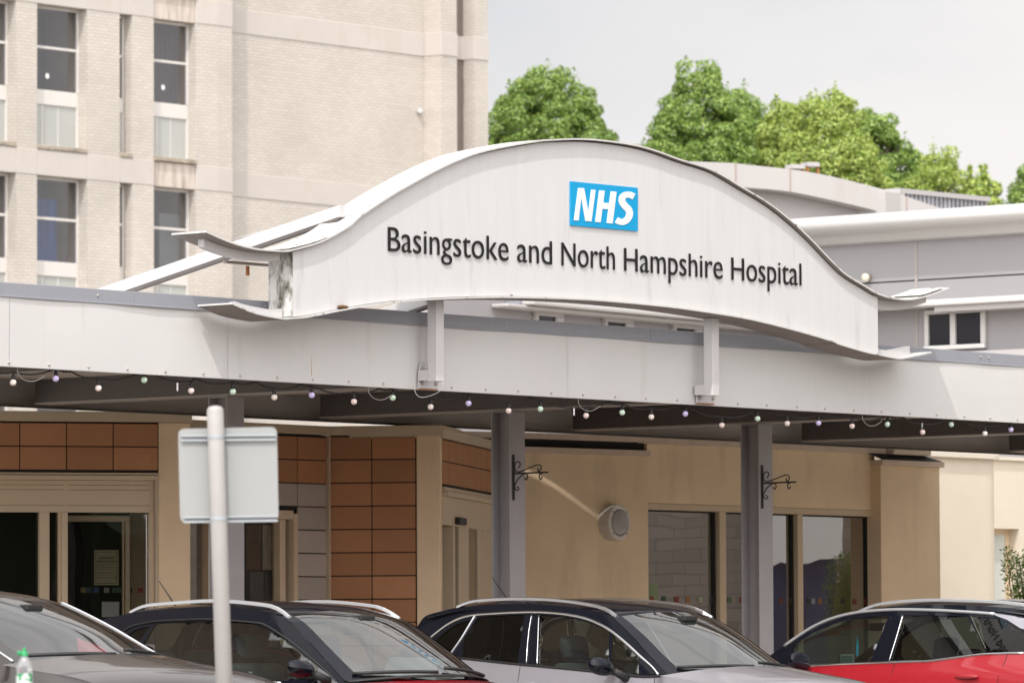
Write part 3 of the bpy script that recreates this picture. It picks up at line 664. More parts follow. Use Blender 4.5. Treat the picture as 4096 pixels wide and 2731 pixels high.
dl.box(Lf, X('D0', 360), X('D0', 450), .04, .11, .12, 2.474); dl.box(Lf, X('D0', 560), X('D0', 616), .03, .11, .12, 2.474)
dl.box(Lf, X('D0', 1368), -.298, .04, .11, .12, 2.474); dl.box(Lf, X('D0', 532), X('D0', 559), .05, .11, .12, 2.474)
dl.build('door_frame', M['frame'], eb, bevel=.002)
dm = MB(); dm.box(Lf, X('D0', 620), X('D0', 1207), .125, .16, 2.40, 2.45); dm.box(Lf, X('D0', 1140), X('D0', 1157), .125, .16, .12, 2.399); dm.box(Lf, X('D0', 1165), X('D0', 1207), .12, .16, .12, 2.399)
dr = dm.build('sliding_door', M['frame'], eb, bevel=.002)
dg = MB(); dg.add([Lf.pt(-3.6, .113, .12), Lf.pt(-.3, .113, .12), Lf.pt(-.3, .113, 2.474), Lf.pt(-3.6, .113, 2.474)], [(0, 1, 2, 3)]); dg.build('pane', M['glass'], dr)
MB().box(Lf, X('D0', 1352), X('D0', 1362), .106, .112, .12, 2.46).build('edge_strip', M['chrome'], dr)
for x, cc in ((740, (.16, .13, .05)), (793, (.025, .035, .06)), (860, (.01, .045, .14)), (955, (.20, .18, .18)), (1030, (.015, .045, .02)), (1070, (.01, .06, .025)), (1168, (.01, .01, .01)), (1265, (.25, .012, .01))):
    m = mat('sticker tint %d' % x, cc, .5, var=.05); a = Lf.hit(c('D0', x, 690), .132); b = Lf.hit(c('D0', x + 48, 738), .132)
    MB().box(Lf, a[0], b[0], .1325, .1345, b[1], a[1]).build('colour_square', m, dr)
# notices on the glass
def notice(k, x0, y0, x1, y1, m, name, label):
    a = Lf.hit(c(k, x0, y0), .12); b = Lf.hit(c(k, x1, y1), .12); mb = MB(); mb.box(Lf, a[0], b[0], .120, .1225, b[1], a[1])
    o = mb.build(name, m, fr=Lf); tag(o, label, 'notice'); return o, a, b
m_y = mat('yellowed paper', (.34, .32, .20), .8, var=.05)
o, a, b = notice('D0', 865, 345, 1090, 668, m_y, 'planning_notice', 'yellow planning application notice taped inside the glass entrance door')
mb = MB(); wd = b[0] - a[0]; hh = a[1] - b[1]
def ln_(x0, z0, x1, z1): mb.box(Lf, a[0] + wd * x0, a[0] + wd * x1, .1185, .1199, b[1] + hh * z0, b[1] + hh * z1)
for q in ((.06, .05, .075, .95), (.925, .05, .94, .95), (.076, .05, .924, .06), (.076, .94, .924, .95), (.09, .82, .92, .824), (.09, .61, .92, .614)): ln_(*q)
for k, z in enumerate((.585, .57, .52, .50, .47, .45, .36, .345, .33, .28, .20)): ln_(.1, z, .9 - .07 * (k % 3), z + .0045)
ln_(.83, .19, .89, .235)
for txt, z in (('PLANNING', .745), ('APPLICATION', .65)):
    x0, x1 = text_extent(txt); s_ = wd * (.62 if txt[0] == 'P' else .80) / (x1 - x0); add_text(mb, Lf, txt, a[0] + wd * .5 - (x1 - x0) * s_ / 2, b[1] + hh * z, s_, hh * .075, .1199, .0014, offset=.02)
x0, x1 = text_extent('24/05/2021'); add_text(mb, Lf, '24/05/2021', a[0] + wd * .12, b[1] + hh * .22, wd * .38 / (x1 - x0), hh * .035, .1199, .001)
me = mb.build('print', M['dark'], o)
notice('D0', 935, 820, 1095, 960, mat('white paper', (.42, .43, .42), .8, var=.03), 'white_notice', 'blank white sheet low on the glass entrance door')
# link wall (A)
AW = 4.25
MB().box(B, .80, 2.665, AW - .025, AW + 1.2, 3.185, 3.262).build('roof_coping', M['tan'], eb, bevel=.004)
za = [3.165, 2.963, 2.762, 2.562, 2.362, 2.162, 1.962, 1.762, 1.562, 1.362, 1.162, .962, .762, .562, .362, .162]
ua_ = [.74, 1.12, 1.50, 1.88, 2.262, 2.645]
tiles(B, ua_, za[:3], M['orange'], 'tile_cladding', eb, AW)
tiles(B, ua_, za[2:4], M['greytile'], 'tile_cladding', eb, AW)
tiles(B, ua_[4:], za[3:], M['greytile'], 'tile_cladding', eb, AW)
MB().box(B, .7, 2.66, AW + .0145, AW + .1, 2.53, 3.18).box(B, 2.262, 2.66, AW + .0145, AW + .1, .12, 2.53).build('cladding_backing', M['dark'], eb)
MB().box(B, 2.647, 2.662, AW - .03, AW + .0145, .12, 3.18).build('corner_trim', M['frame'], eb)
def XA(x): return B.hit((x, 1300), AW)[0]
fa = MB(); fa.box(B, 2.205, 2.258, AW - .01, AW + .12, .12, 2.50); fa.box(B, .8, 2.2045, AW - .006, AW + .12, 2.45, 2.525)
fa.box(B, XA(649), XA(662), AW + .03, AW + .12, .12, 2.4495); fa.box(B, XA(485), XA(500), AW + .03, AW + .12, .12, 2.4495)
dd = fa.build('side_door', M['frame'], eb, bevel=.002)
um = XA(500)
mb = MB(); mb.add([B.pt(.8, AW + .1, .12), B.pt(um, AW + .1, .12), B.pt(um, AW + .1, 2.45), B.pt(.8, AW + .1, 2.45)], [(0, 1, 2, 3)]); mb.build('pane', M['mirrorglass'], dd)
mb = MB(); mb.add([B.pt(um, AW + .1, .12), B.pt(2.2, AW + .1, .12), B.pt(2.2, AW + .1, 2.45), B.pt(um, AW + .1, 2.45)], [(0, 1, 2, 3)]); mb.build('pane', M['glass'], dd)
for x0, x1, y0, y1, cc in ((566, 600, 1205, 1308, (.13, .055, .015)), (604, 624, 1205, 1308, (.40, .34, .27)), (626, 640, 1205, 1312, (.10, .03, .02)), (575, 606, 1312, 1500, (.10, .09, .085)), (610, 640, 1316, 1500, (.035, .03, .03))):
    p_, q_ = B.hit((x0, y0), AW + .13), B.hit((x1, y1), AW + .13); MB().box(B, p_[0], q_[0], AW + .13, AW + .135, q_[1], p_[1]).build('curtain', mat('brown curtain', cc, .9, var=.35, vscale=9, stretch=(5, 5, 1)), dd)
# centre wall (B)
ub = [-.985, -.602, -.216]
tiles(Bf, ub, [3.172 - .2005 * i for i in range(16)], M['orange'], 'tile_cladding', eb)
MB().box(Bf, -.985, -.212, .0145, .1, .12, 3.178).build('cladding_backing', M['dark'], eb)
MB().box(Bf, -.99, .015, -.024, 1.0, 3.182, 3.262).build('roof_coping', M['tan'], eb, bevel=.004)
MB().box(Bf, -.210, .0, -.006, .095, .12, 3.181).build('pilaster', M['cream'], eb, bevel=.012)
# return wall (C) with automatic door
MB().box(Cf, .0, 2.9, -.026, .8, 3.152, 3.234).build('roof_coping', M['tan'], eb, bevel=.004)
ucs = [.10, .452, .785, 1.112, 1.435, 1.757, 2.078, 2.40, 2.72]
tiles(Cf, ucs, [3.145, 2.957, 2.757], mat('pale terracotta tile', (.46, .225, .105), .8, var=.06, vscale=2.2, bump=.25, bscale=150), 'tile_cladding', eb)
MB().box(Cf, .0955, 2.8, .0145, .1, 2.74, 3.15).build('cladding_backing', M['dark'], eb)
MB().box(Cf, .096, 2.8, -.02, .06, 2.70, 2.735).box(Cf, .1, 2.8, -.05, .06, 2.655, 2.695).build('roller_hood', M['frame'], eb, bevel=.002)
MB().box(Cf, .1, 2.8, -.002, .12, 2.41, 2.654).box(Cf, 2.14, 2.8, -.001, .12, .12, 2.409).box(Cf, .90, 1.40, -.004, .12, .12, 2.409).box(Cf, 1.88, 2.139, .0, .12, .12, 2.409).build('door_frame', M['creamlit'] if False else M['frame'], eb, bevel=.002)
MB().box(Cf, .62, .70, -.002, .11, .12, 2.409).box(Cf, 1.401, 1.44, .004, .11, .12, 2.409).build('door_stile', M['frame'], eb)
mb = MB(); mb.add([Cf.pt(.70, .012, .12), Cf.pt(1.88, .012, .12), Cf.pt(1.88, .012, 2.41), Cf.pt(.70, .012, 2.41)], [(0, 1, 2, 3)]); mb.build('pane', M['glass'], eb)
MB().box(Cf, .70, 1.05, -.05, -.0025, 2.425, 2.487).build('door_sensor', M['rubber'], eb, bevel=.01)
# dark rooms behind the glass
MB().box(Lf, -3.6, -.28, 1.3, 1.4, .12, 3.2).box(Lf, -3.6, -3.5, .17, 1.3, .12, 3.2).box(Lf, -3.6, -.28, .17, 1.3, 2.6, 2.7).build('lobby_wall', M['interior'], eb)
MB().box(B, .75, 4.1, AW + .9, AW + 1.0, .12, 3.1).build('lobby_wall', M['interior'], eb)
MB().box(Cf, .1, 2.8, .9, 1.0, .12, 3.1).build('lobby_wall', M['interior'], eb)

# ================================================================== WAITING ROOM BUILDING, right part (cream render)
wr = thing('rendered_building', 'low cream rendered building with large glazed windows right of the entrance', 'building', B.pt(9.5, 5.2, .12), B)
WW = 5.0
arc = smoothline([(4.9, 5.95), (5.6, 5.55), (6.59, 5.21), (7.4, 5.075), (8.085, 4.985)], 8)
def curved(line, off, z0, z1, name, m, depth=.5):
    n = len(line); mb = MB(); o = []
    for i, (u, w) in enumerate(line):
        a = line[max(i - 1, 0)]; b = line[min(i + 1, n - 1)]; L = math.hypot(b[0] - a[0], b[1] - a[1]); nx, nw = (b[1] - a[1]) / L, -(b[0] - a[0]) / L
        o.append((u + nx * off, w + nw * off))
    poly = o + [(line[-1][0], line[-1][1] + depth), (line[0][0], line[0][1] + depth)]
    mb.zprism(B, poly, z0, z1); ob = mb.build(name, m, wr, smooth=False); return ob
curved(arc, 0, .12, 3.168, 'curved_wall', M['cream'])
curved(arc, .035, 3.169, 3.222, 'lower_coping', M['stonecap'])
curved(arc, -.05, 3.223, 3.298, 'flashing', M['dark'])
curved(arc, .045, 3.299, 3.352, 'upper_coping', M['stonecap'])
# window wall with openings
U0, U1 = 8.09, B.hit(c('D3', 985, 400), WW)[0]
zh = 2.665
def XW(k, x): return B.hit(c(k, x, 400), WW)[0]
MB().box(B, U0, U1, WW, WW + .5, 2.73, 3.29).build('wall', M['cream'], wr)
MB().box(B, U0 + .0, U1, WW - .004, WW + .13, 2.668, 2.727).build('lintel_trim', M['frame'], wr, bevel=.002)
MB().box(B, U0, U1, WW, WW + .3, .12, .5).build('wall', M['cream'], wr)
MB().box(B, 8.0, U1 + .16, WW - .03, WW + .5, 3.291, 3.35).build('upper_coping', M['stonecap'], wr, bevel=.004)
mull = [(XW('D2', 1908), XW('D2', 1966)), (XW('D3', 273), XW('D3', 321)), (XW('D3', 958), U1)]
edges = [U0] + [e for m_ in mull for e in m_]
mid = [(XW('D2', 2190), XW('D2', 2250))]
for i in range(0, len(edges) - 1, 2):
    a, b = edges[i], edges[i + 1]
    w = thing; mb = MB()
    mb.box(B, a + .001, b - .001, WW + .05, WW + .09, .5, .54); mb.box(B, a + .001, a + .014, WW + .05, WW + .09, .541, zh); mb.box(B, b - .03, b - .001, WW + .05, WW + .10, .541, zh); mb.box(B, a + .015, b - .031, WW + .05, WW + .09, zh - .012, zh)
    wo = mb.build('window', M['dark'], wr)
    mb = MB(); mb.add([B.pt(a, WW + .07, .5), B.pt(b, WW + .07, .5), B.pt(b, WW + .07, zh), B.pt(a, WW + .07, zh)], [(0, 1, 2, 3)]); mb.build('pane', M['mirrorglass'], wo)
for a, b in mull: MB().box(B, a, b, WW - .002, WW + .11, .5, 2.667).build('mullion', M['frame'], wr, bevel=.002)
# row of coloured squares on the glass
sq = [('D2', 1268, 770, (.22, .03, .02)), ('D2', 1383, 772, (.03, .06, .06)), ('D2', 1500, 772, (.22, .03, .02)), ('D2', 1603, 774, (.30, .12, .03)), ('D2', 1716, 775, (.30, .34, .22)), ('D2', 1830, 776, (.05, .04, .09)), ('D2', 1985, 783, (.06, .13, .05)), ('D2', 2098, 784, (.22, .06, .03)),
      ('D3', 106, 790, (.12, .02, .02)), ('D3', 212, 790, (.28, .12, .03)), ('D3', 360, 794, (.02, .02, .02)), ('D3', 402, 795, (.20, .26, .28)), ('D3', 465, 795, (.20, .07, .02)), ('D3', 570, 797, (.02, .03, .03)), ('D3', 676, 799, (.03, .02, .02)), ('D3', 785, 801, (.16, .02, .02)), ('D3', 890, 802, (.18, .02, .02))]
zs_ = B.hit(c('D2', 1500, 772), WW + .06)[1]
for k, x, y, cc in sq:
    u = B.hit(c(k, x, y), WW + .06)[0]; MB().box(B, u, u + .06, WW + .064, WW + .067, zs_ - .054, zs_).build('colour_square', mat('square tint', cc, .5, var=.04), wr)
u, z = B.hit(c('D2', 1255, 660), WW + .06); MB().box(B, u, u + .15, WW + .064, WW + .067, z - .15, z).build('green_notice', mat('green notice paper', (.22, .28, .15), .7, var=.08), wr)
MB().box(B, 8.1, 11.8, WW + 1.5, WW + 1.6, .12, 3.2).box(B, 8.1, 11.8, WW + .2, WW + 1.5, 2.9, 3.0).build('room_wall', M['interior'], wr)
# pier
p0, p1 = XW('D3', 1040), None
PW = 4.88; pu0 = B.hit(c('D3', 1040, 300), PW)[0]; pu1 = B.hit(c('D3', 1582, 300), PW)[0]
MB().box(B, pu0, pu1, PW, PW + .35, .12, 3.178).box(B, pu0, pu1 - .08, PW + .351, 7.4, .12, 3.178).build('pier', M['cream'], wr, bevel=.006)
MB().box(B, pu0 - .015, pu1 + .04, PW - .035, PW + .36, 3.1785, 3.232).build('lower_coping', M['stonecap'], wr, bevel=.006)
mb = MB(); mb.add([B.pt(pu0 - .08, PW + .10, 3.30), B.pt(pu1 - .16, PW + .10, 3.30), B.pt(pu1 + .02, PW - .02, 3.234), B.pt(pu0, PW - .02, 3.234)], [(3, 2, 1, 0)]); mb.build('flashing', M['dark'], wr, solid=.006)
MB().box(B, U1 + .161, pu1 - .14, PW - .0, PW + .5, 3.292, 3.352).build('upper_coping', M['stonecap'], wr, bevel=.01)
# sunlit wing with rounded corner
LW = 6.3; lu0 = B.hit(c('C3', 1575, 1200), LW)[0] - 1.2; lu1 = B.hit(c('D3', 2050, 300), LW + .35)[0] - .157
def rr(off, dz=0):
    r = .42 + off; cx, cw = lu1 - .42, LW + .42
    return [(lu0, LW - off)] + [(cx + r * math.sin(a), cw - r * math.cos(a)) for a in [R(90 * i / 12) for i in range(13)]] + [(lu1 + off, 8.2), (lu0, 8.2)]
mb = MB(); mb.zprism(B, rr(0), .12, 3.375); lw_ = mb.build('sunlit_wall', M['creamlit'], wr)
mb = MB(); mb.zprism(B, rr(.06), 3.376, 3.435); mb.build('upper_coping', mat('pale stone coping', (.64, .585, .50), .85, var=.06, vscale=5, bump=.3, bscale=90), wr, bevel=.008)
FW = 7.6
def XF(x): return B.hit((x, 1300), FW)[0]
f0, f1 = XF(2262), XF(2700); wz = B.hit((2300, 1213), FW)[1]; o0, o1 = XF(2262), XF(2341)
MB().box(B, f0, o1, FW, FW + .3, wz, 3.46).box(B, o1 + .0005, f1, FW, FW + .3, .12, 3.46).build('sunlit_wall', M['creamlit'], wr)
MB().box(B, f0, f1, FW - .04, FW + .3, 3.461, 3.50).build('upper_coping', bpy.data.materials['pale stone coping'], wr)
MB().box(B, f0, o1, FW + .12, FW + .14, wz - .06, wz).box(B, o1 - .10, o1 - .001, FW + .12, FW + .14, .12, wz - .061).build('window_frame', M['frame'], wr)
MB().box(B, f0, o1 - .101, FW + .125, FW + .135, .12, wz - .061).build('frosted_window', mat('frosted white glass', (.52, .54, .51), .2, var=.06, vscale=1.2), wr)
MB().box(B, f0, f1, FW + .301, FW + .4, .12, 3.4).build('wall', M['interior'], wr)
# bulkhead wall lamp
cu, cz = B.hit(c('C2', 985, 1660), 4.95)
lampo = thing('wall_lamp', 'large round grey bulkhead lamp on the cream curved wall', 'lamp', B.pt(cu, 5.03, cz), B)
q = B.pt(cu, 5.10, cz)
MB().lathe(q, -WF, [(.172, 0), (.172, .125), (.167, .15), (.158, .158), (.13, .16), (.125, .152), (.12, .150)], 40).build('housing', M['lamp'], lampo, smooth=False)
MB().lathe(q, -WF, [(.1245, .153), (.11, .160), (.07, .168), (.001, .171)], 40).build('lens', M['lens'], lampo, smooth=True)
for k in range(4):
    a = R(45 + 90 * k); MB().lathe(B.pt(cu + .143 * math.cos(a), 5.10 - .159, cz + .143 * math.sin(a)), -WF, [(.007, 0), (.007, .003), (.001, .004)], 8).build('screw', M['dark'], lampo)
# added sheets, out of view, keep the walls in shade; gap over the curved wall
P1 = B.pt(*[B.hit((1214, 1070), 5.18)[0], 5.18, B.hit((1214, 1070), 5.18)[1]]); P2 = B.pt(B.hit((1385, 1182), 5.03)[0], 5.03, B.hit((1385, 1182), 5.03)[1])
A1, A2 = back(P1), back(P2)
dx, dw = A2[0] - A1[0], A2[1] - A1[1]; L = math.hypot(dx, dw); dx /= L; dw /= L; nx, nw = -dw, dx
s0, s1 = -.9, L + .25
if nw < 0: nx, nw = -nx, -nw
gw = .040
def sp(s, n_): return (A1[0] + dx * s + nx * n_, A1[1] + dw * s + nw * n_)
ue = pu1 + .0
F1, F0, K1, K0 = sp(s1, -gw * .4), sp(s0, -gw), sp(s1, gw * .4), sp(s0, gw)
wf = 4.0
ul, ur = min(F0[0], F1[0]), max(F0[0], F1[0])
mb = MB()
mb.zprism(B, [(-6, wf), (ul, wf), (ul, 7.2), (-6, 7.2)], ext, ext + .05)
mb.zprism(B, [(ur, wf), (ue, wf), (ue, 5.6), (ur, 7.2)], ext, ext + .05)
lo = F0 if F0[0] < F1[0] else F1; hi = F1 if lo is F0 else F0; lk = K0 if K0[0] < K1[0] else K1; hk = K1 if lk is K0 else K0
mb.zprism(B, [(ul, min(wf, lo[1] - .2)), (ur, min(wf, hi[1] - .2)), hi, lo], ext + .001, ext + .05)
mb.zprism(B, [lk, hk, (ur, 7.2), (ul, 7.2)], ext + .001, ext + .05)
mb.build('shade_sheets', M['clad'], canopy)
# ceiling/roof of the canopy must also let the streak through only where the sheets part
# ================================================================== BRICK TOWER
TW = 59.7
def XT(x, y=200): return B.hit((x, y), TW)[0]
tower = thing('hospital_tower', 'tall pale brick hospital block with tall windows and smooth concrete bands', 'building', B.pt(64, TW + 6, 0), B)
ST = 3.82; heads = [12.23 + ST * k for k in (-3, -2, -1, 0, 1, 2)]
piers = [(XT(-250), XT(-165), .5), (XT(-100), XT(-45), .5), (XT(37), XT(85), .35), (XT(200), XT(275), .5), (XT(304), XT(353), .5)]
cp0, cp1 = XT(452), XT(531)
mw0, mw1 = XT(528), XT(1002)
WQ = TW + .12; MWW = TW + .66
def XQ(x): return B.hit((x, 200), WQ)[0]
pp = [(XQ(1014), XQ(1049.5)), (XQ(1090), XQ(1121))]
ZTOP = 26
def zs_split():
    out = []; z = 0
    for h in heads: out.append((z, h)); z = h + .57
    out.append((z, ZTOP)); return out
def vee(a, m, b, w, d, dep): return [(a, w), (m, w - d), (b, w - d * .9), (b, w + dep), (a, w + dep)]
wall = MB(); band = MB()
for z0, z1 in zs_split():
    for a, b, _ in piers: wall.box(B, a, b, TW, TW + .5, z0, z1)
    wall.zprism(B, vee(cp0, XT(498), cp1, TW + .02, .05, .5), z0, z1)
    wall.box(B, cp1 - .02, pp[0][0] + .01, MWW, MWW + .5, z0, z1)
    wall.box(B, pp[0][0], pp[0][1], WQ, MWW + .3, z0, z1)
    wall.box(B, pp[1][0], pp[1][1], WQ, WQ + .95, z0, z1)
o = wall.build('brick_wall', M['brick'], tower)
for h in heads:
    z0, z1 = h + .001, h + .569; band = MB(); dirty = MB()
    xs = [XT(-250)]
    for a, b, _ in piers: band.box(B, a - .0, b + .0, TW - .012, TW + .5, z0, z1)
    for (a, b) in ((XT(-165), XT(-100)), (XT(-45), XT(37)), (XT(85), XT(200)), (XT(275), XT(304))): band.box(B, a + .004, b - .004, TW - .008, TW + .45, z0, z1)
    dirty.box(B, XT(353) + .004, XT(452) - .004, TW + .05, TW + .45, z0, z1)
    band.zprism(B, vee(cp0, XT(498), cp1 + .01, TW + .005, .05, .5), z0, z1)
    band.box(B, cp1 + .012, pp[0][0] - .02, MWW - .02, MWW + .4, z0, z1)
    for q in pp: band.box(B, q[0] - .015, q[1] + .015, WQ - .02, WQ + .8, z0, z1)
    band.box(B, pp[0][1] + .016, pp[1][0] - .016, WQ + .30, WQ + .6, z0, z1)
    band.build('concrete_band', M['precast'], tower, bevel=.01)
    dirty.build('stained_lintel', M['dirtyprecast'], tower, bevel=.01)
    for (a, b) in ((XT(-45), XT(37)), (XT(85), XT(200)), (XT(275), XT(304)), (XT(353), XT(452))):
        if h > 6: MB().box(B, a + .01, b - .01, TW - .03, TW + .26, h + .58, h + .68).build('window_sill', M['sill'], tower, bevel=.01)
MB().box(B, pp[0][1] - .02, pp[1][0] + .02, WQ + .36, WQ + .6, 0, ZTOP).build('recess_wall', mat('painted shade recess brick', (.20, .165, .14), .9, var=.1), tower)  # brick colour darkened to paint in the shade of the slot
MB().box(B, XT(-250), XT(1110), TW + 1.6, TW + 14, 0, ZTOP).build('core', M['brick'], tower)
MB().box(B, pp[1][0] + .02, pp[1][1] - .3, WQ + .96, TW + 14, 0, ZTOP).build('end_wall', M['brick'], tower)
opens = [(XT(-45), XT(37)), (XT(85), XT(200)), (XT(275), XT(304)), (XT(353), XT(452))]
for h in heads[2:5]:
    for i, (a, b) in enumerate(opens):
        gz0 = h - 1.87; t0 = h - .92; gw_ = TW + .30; big = i != 2
        mb = MB()
        mb.box(B, a, b, gw_ - .03, gw_ + .04, gz0 - .33, gz0); mb.box(B, a, b, gw_ - .03, gw_ + .04, h - 3.25, h - 3.11)
        mb.box(B, b - .05, b, gw_ - .04, gw_ + .04, gz0 + .001, h); mb.box(B, a, b - .051, gw_ - .02, gw_ + .04, t0 - .03, t0 + .03); mb.box(B, a, b - .051, gw_ - .02, gw_ + .04, h - .06, h)
        mb.box(B, a, a + .04, gw_ - .02, gw_ + .04, gz0 + .001, t0 - .031)
        mb.box(B, b - .05, b, gw_ - .04, gw_ + .04, h - 3.109, gz0 - .331)
        w = mb.build('window', M['wframe'], tower, bevel=.008)
        mb = MB(); mb.add([B.pt(a, gw_, gz0), B.pt(b - .05, gw_, gz0), B.pt(b - .05, gw_, h), B.pt(a, gw_, h)], [(0, 1, 2, 3)]); mb.build('pane', M['pane'], w)
        mb = MB(); mb.box(B, a, b - .051, gw_ + .005, gw_ + .03, h - 3.109, gz0 - .331)
        if big:
            mb2 = MB(); mb2.box(B, a + (b - a) * .28, a + (b - a) * .30, gw_ - .006, gw_ + .004, h - 3.1, gz0 - .34); mb2.box(B, a + (b - a) * .60, a + (b - a) * .615, gw_ - .006, gw_ + .004, h - 3.1, gz0 - .34); mb2.build('panel_joint', M['wframe'], w)
        mb.build('frosted_panel', M['frost'], w)
        mb = MB(); blu = i == 1 and abs(h - 12.23) < .1; tb = TW + (.55 if blu else 1.3); mb.box(B, a - .1, b - (.4 if blu else -.1), tb, tb + .05, gz0 - .4, h - (.45 if blu else -.1))
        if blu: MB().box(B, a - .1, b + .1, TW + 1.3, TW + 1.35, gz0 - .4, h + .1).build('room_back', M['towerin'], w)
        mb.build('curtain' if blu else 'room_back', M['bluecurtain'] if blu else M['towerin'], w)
        if i == 3 and h < 15: MB().box(B, a + (b - a) * .50, b, TW + .5, TW + .52, gz0, h - .55).build('blind', M['frost'], w)
        if i == 3 and h > 15: MB().box(B, a + (b - a) * .36, b, TW + .6, TW + .62, gz0, h).build('blind', mat('mauve curtain', (.20, .16, .17), .9, var=.3, vscale=3, stretch=(5, 5, .2)), w)
        # brick return seen through the glass at the right side
        mb = MB(); mb.box(B, b - .02, b + .1, gw_ + .05, TW + 1.28, gz0 - .4, h + .1); mb.box(B, a - .1, a + .02, gw_ + .05, TW + 1.28, gz0 - .4, h + .1); mb.box(B, a, b, gw_ + .05, TW + 1.28, h + .02, h + .1); mb.build('room_side', M['slot'], w)
        if big and h > 15 and i > 0:
            u, z = B.hit((109, 175) if i == 1 else (375, 201), gw_ - .01); mb = MB(); mb.lathe(B.pt(u, gw_ - .002, z), -WF, [(.062, 0), (.062, .004)], 16); mb.build('sticker', M['sticker'], w)
u, z = B.hit((961, 257), MWW)
mb = MB(); mb.lathe(B.pt(u, MWW, z), -WF, [(.075, 0), (.075, .07), (.055, .11), (.01, .12)], 16); tag(mb.build('sensor_dome', M['whiteroof'], fr=B, smooth=True), 'small white dome fitting on the big blank brick wall of the tower', 'wall fitting')

# ================================================================== GREY WING AND CURVED ROOF BUILDING
Gf = mkf(2250, 75.0, 129.4)
wing = thing('grey_clad_wing', 'pale grey clad two storey wing with a thick rounded white roof edge', 'building', Gf.pt(0, 2, 0), Gf)
def XG(x, y, w=0): return Gf.hit((x, y), w)
zt = XG(2352, 465, -.42)[1]; zb = XG(2352, 507, -.42)[1]
gl, gr_ = XG(1790, 600)[0], XG(2352, 600)[0] + 6
mb = MB(); h = zt - zb; prof = [(3.0, zt + .25), (.2, zt + .03)] + [(-.20 - .24 * math.sin(R(a)), zb + h / 2 + h / 2 * math.cos(R(a))) for a in range(0, 181, 15)] + [(-.16, zb - .10), (.05, zb - .14)]
P = [[Gf.pt(u, w, z) for w, z in prof] for u in (gl - 3, (gl + gr_) / 2, gr_)]; mb.grid(P, flip=True); mb.build('roof_edge', M['whiteroof'], wing, smooth=True, solid=.02)
MB().box(Gf, gl - 3, gr_, 0, .3, XG(2200, 640)[1] + .02, zb - .13).box(Gf, gl - 3, gr_, 0, .3, 0, XG(2200, 640)[1]).build('wall', M['clad'], wing)
uj = XG(2105, 640)[0]
MB().box(Gf, uj - .02, uj + .02, -.01, .0, 0, zb - .15).build('joint', M['gutter'], wing)
ez = XG(2352, 677, -.35)[1]; el = XG(2016, 700, -.35)[0]
MB().box(Gf, gl, gr_, -.40, -.001, ez - .085, ez).build('eave', M['whiteroof'], wing, bevel=.02)
MB().box(Gf, XG(2145, 700, -.35)[0], gr_, -.34, -.001, ez - .16, ez - .088).build('eave', M['clad2'], wing)
# window
xa, xb = XG(2128, 760)[0], XG(2268, 760)[0]; wz0, wz1 = XG(2257, 797)[1], XG(2200, 709)[1]
fz0, fz1 = XG(2200, 792)[1], XG(2230, 718)[1]
mb = MB(); mb.box(Gf, xa, xb, -.06, -.001, fz1, wz1); mb.box(Gf, xa, xb, -.08, -.001, fz0 - .06, fz0)
for a, b in ((xa, XG(2137, 750)[0]), (XG(2187, 750)[0], XG(2199, 750)[0]), (XG(2257, 750)[0], xb)): mb.box(Gf, a, b, -.06, -.001, fz0 + .001, fz1 - .001)
w = mb.build('window', M['whiteroof'], wing, bevel=.01)
MB().box(Gf, XG(2137, 750)[0], XG(2257, 750)[0], -.02, -.002, fz0 + .001, fz1 - .001).build('pane', mat('dark far window', (.02, .02, .025), .15), w)
MB().box(Gf, xa - .3, gr_, -.12, -.002, fz0 - .22, fz0 - .10).build('sill_band', M['clad2'], wing)
q = XG(1992, 638, -.05); mb = MB(); mb.lathe(Gf.pt(q[0], 0, q[1]), -Gf.W, [(.04, 0), (.04, .06), (.058, .065), (.058, .11), (.02, .125)], 18); tag(mb.build('wall_lamp', mat('cream lamp', (.62, .58, .48), .4), fr=Gf, smooth=True), 'small round cream lamp high on the grey clad wing', 'lamp')
# lower range under the sign
Df = mkf(1790, 77.2, 34.0)
rng = thing('lower_range', 'low grey building with three small windows and a white eave glimpsed beneath the name board', 'building', Df.pt(-3, 2, 0), Df)
def XD(x, y, w=0): return Df.hit((x, y), w)
dl_ = XD(1000, 720)[0]; dr_ = 1.5
z_e = XD(1300, 697, -.35)[1]
MB().box(Df, dl_, dr_, 0, .4, 0, z_e + .8).build('wall', M['clad'], rng)
MB().box(Df, XD(1222, 697, -.35)[0], dr_, -.38, -.001, z_e - .05, z_e + .02).build('eave', M['whiteroof'], rng, bevel=.02)
MB().box(Df, XD(1180, 697, -.35)[0], dr_, -.26, -.001, z_e - .10, z_e - .052).build('gutter', M['clad2'], rng, bevel=.02)
MB().box(Df, XD(1165, 697)[0], XD(1228, 697)[0], -.2, -.002, z_e - .04, z_e + .3).build('vent_box', M['coping'], rng)
wz = XD(1255, 716)[1]
for x0, x1 in ((1223, 1286), (1382, 1446), (1540, 1604)):
    a, b = XD(x0, 730)[0], XD(x1, 730)[0]; mb = MB(); mb.box(Df, a, b, -.07, -.001, wz - .06, wz); mb.box(Df, a, a + .05, -.07, -.001, wz - .9, wz - .061); mb.box(Df, b - .16, b, -.07, -.001, wz - .9, wz - .061)
    w = mb.build('window', M['clad2'], rng, bevel=.01)
    MB().box(Df, a + .051, b - .161, -.03, -.001, wz - .9, wz - .061).build('pane', bpy.data.materials['dark far window'], w)
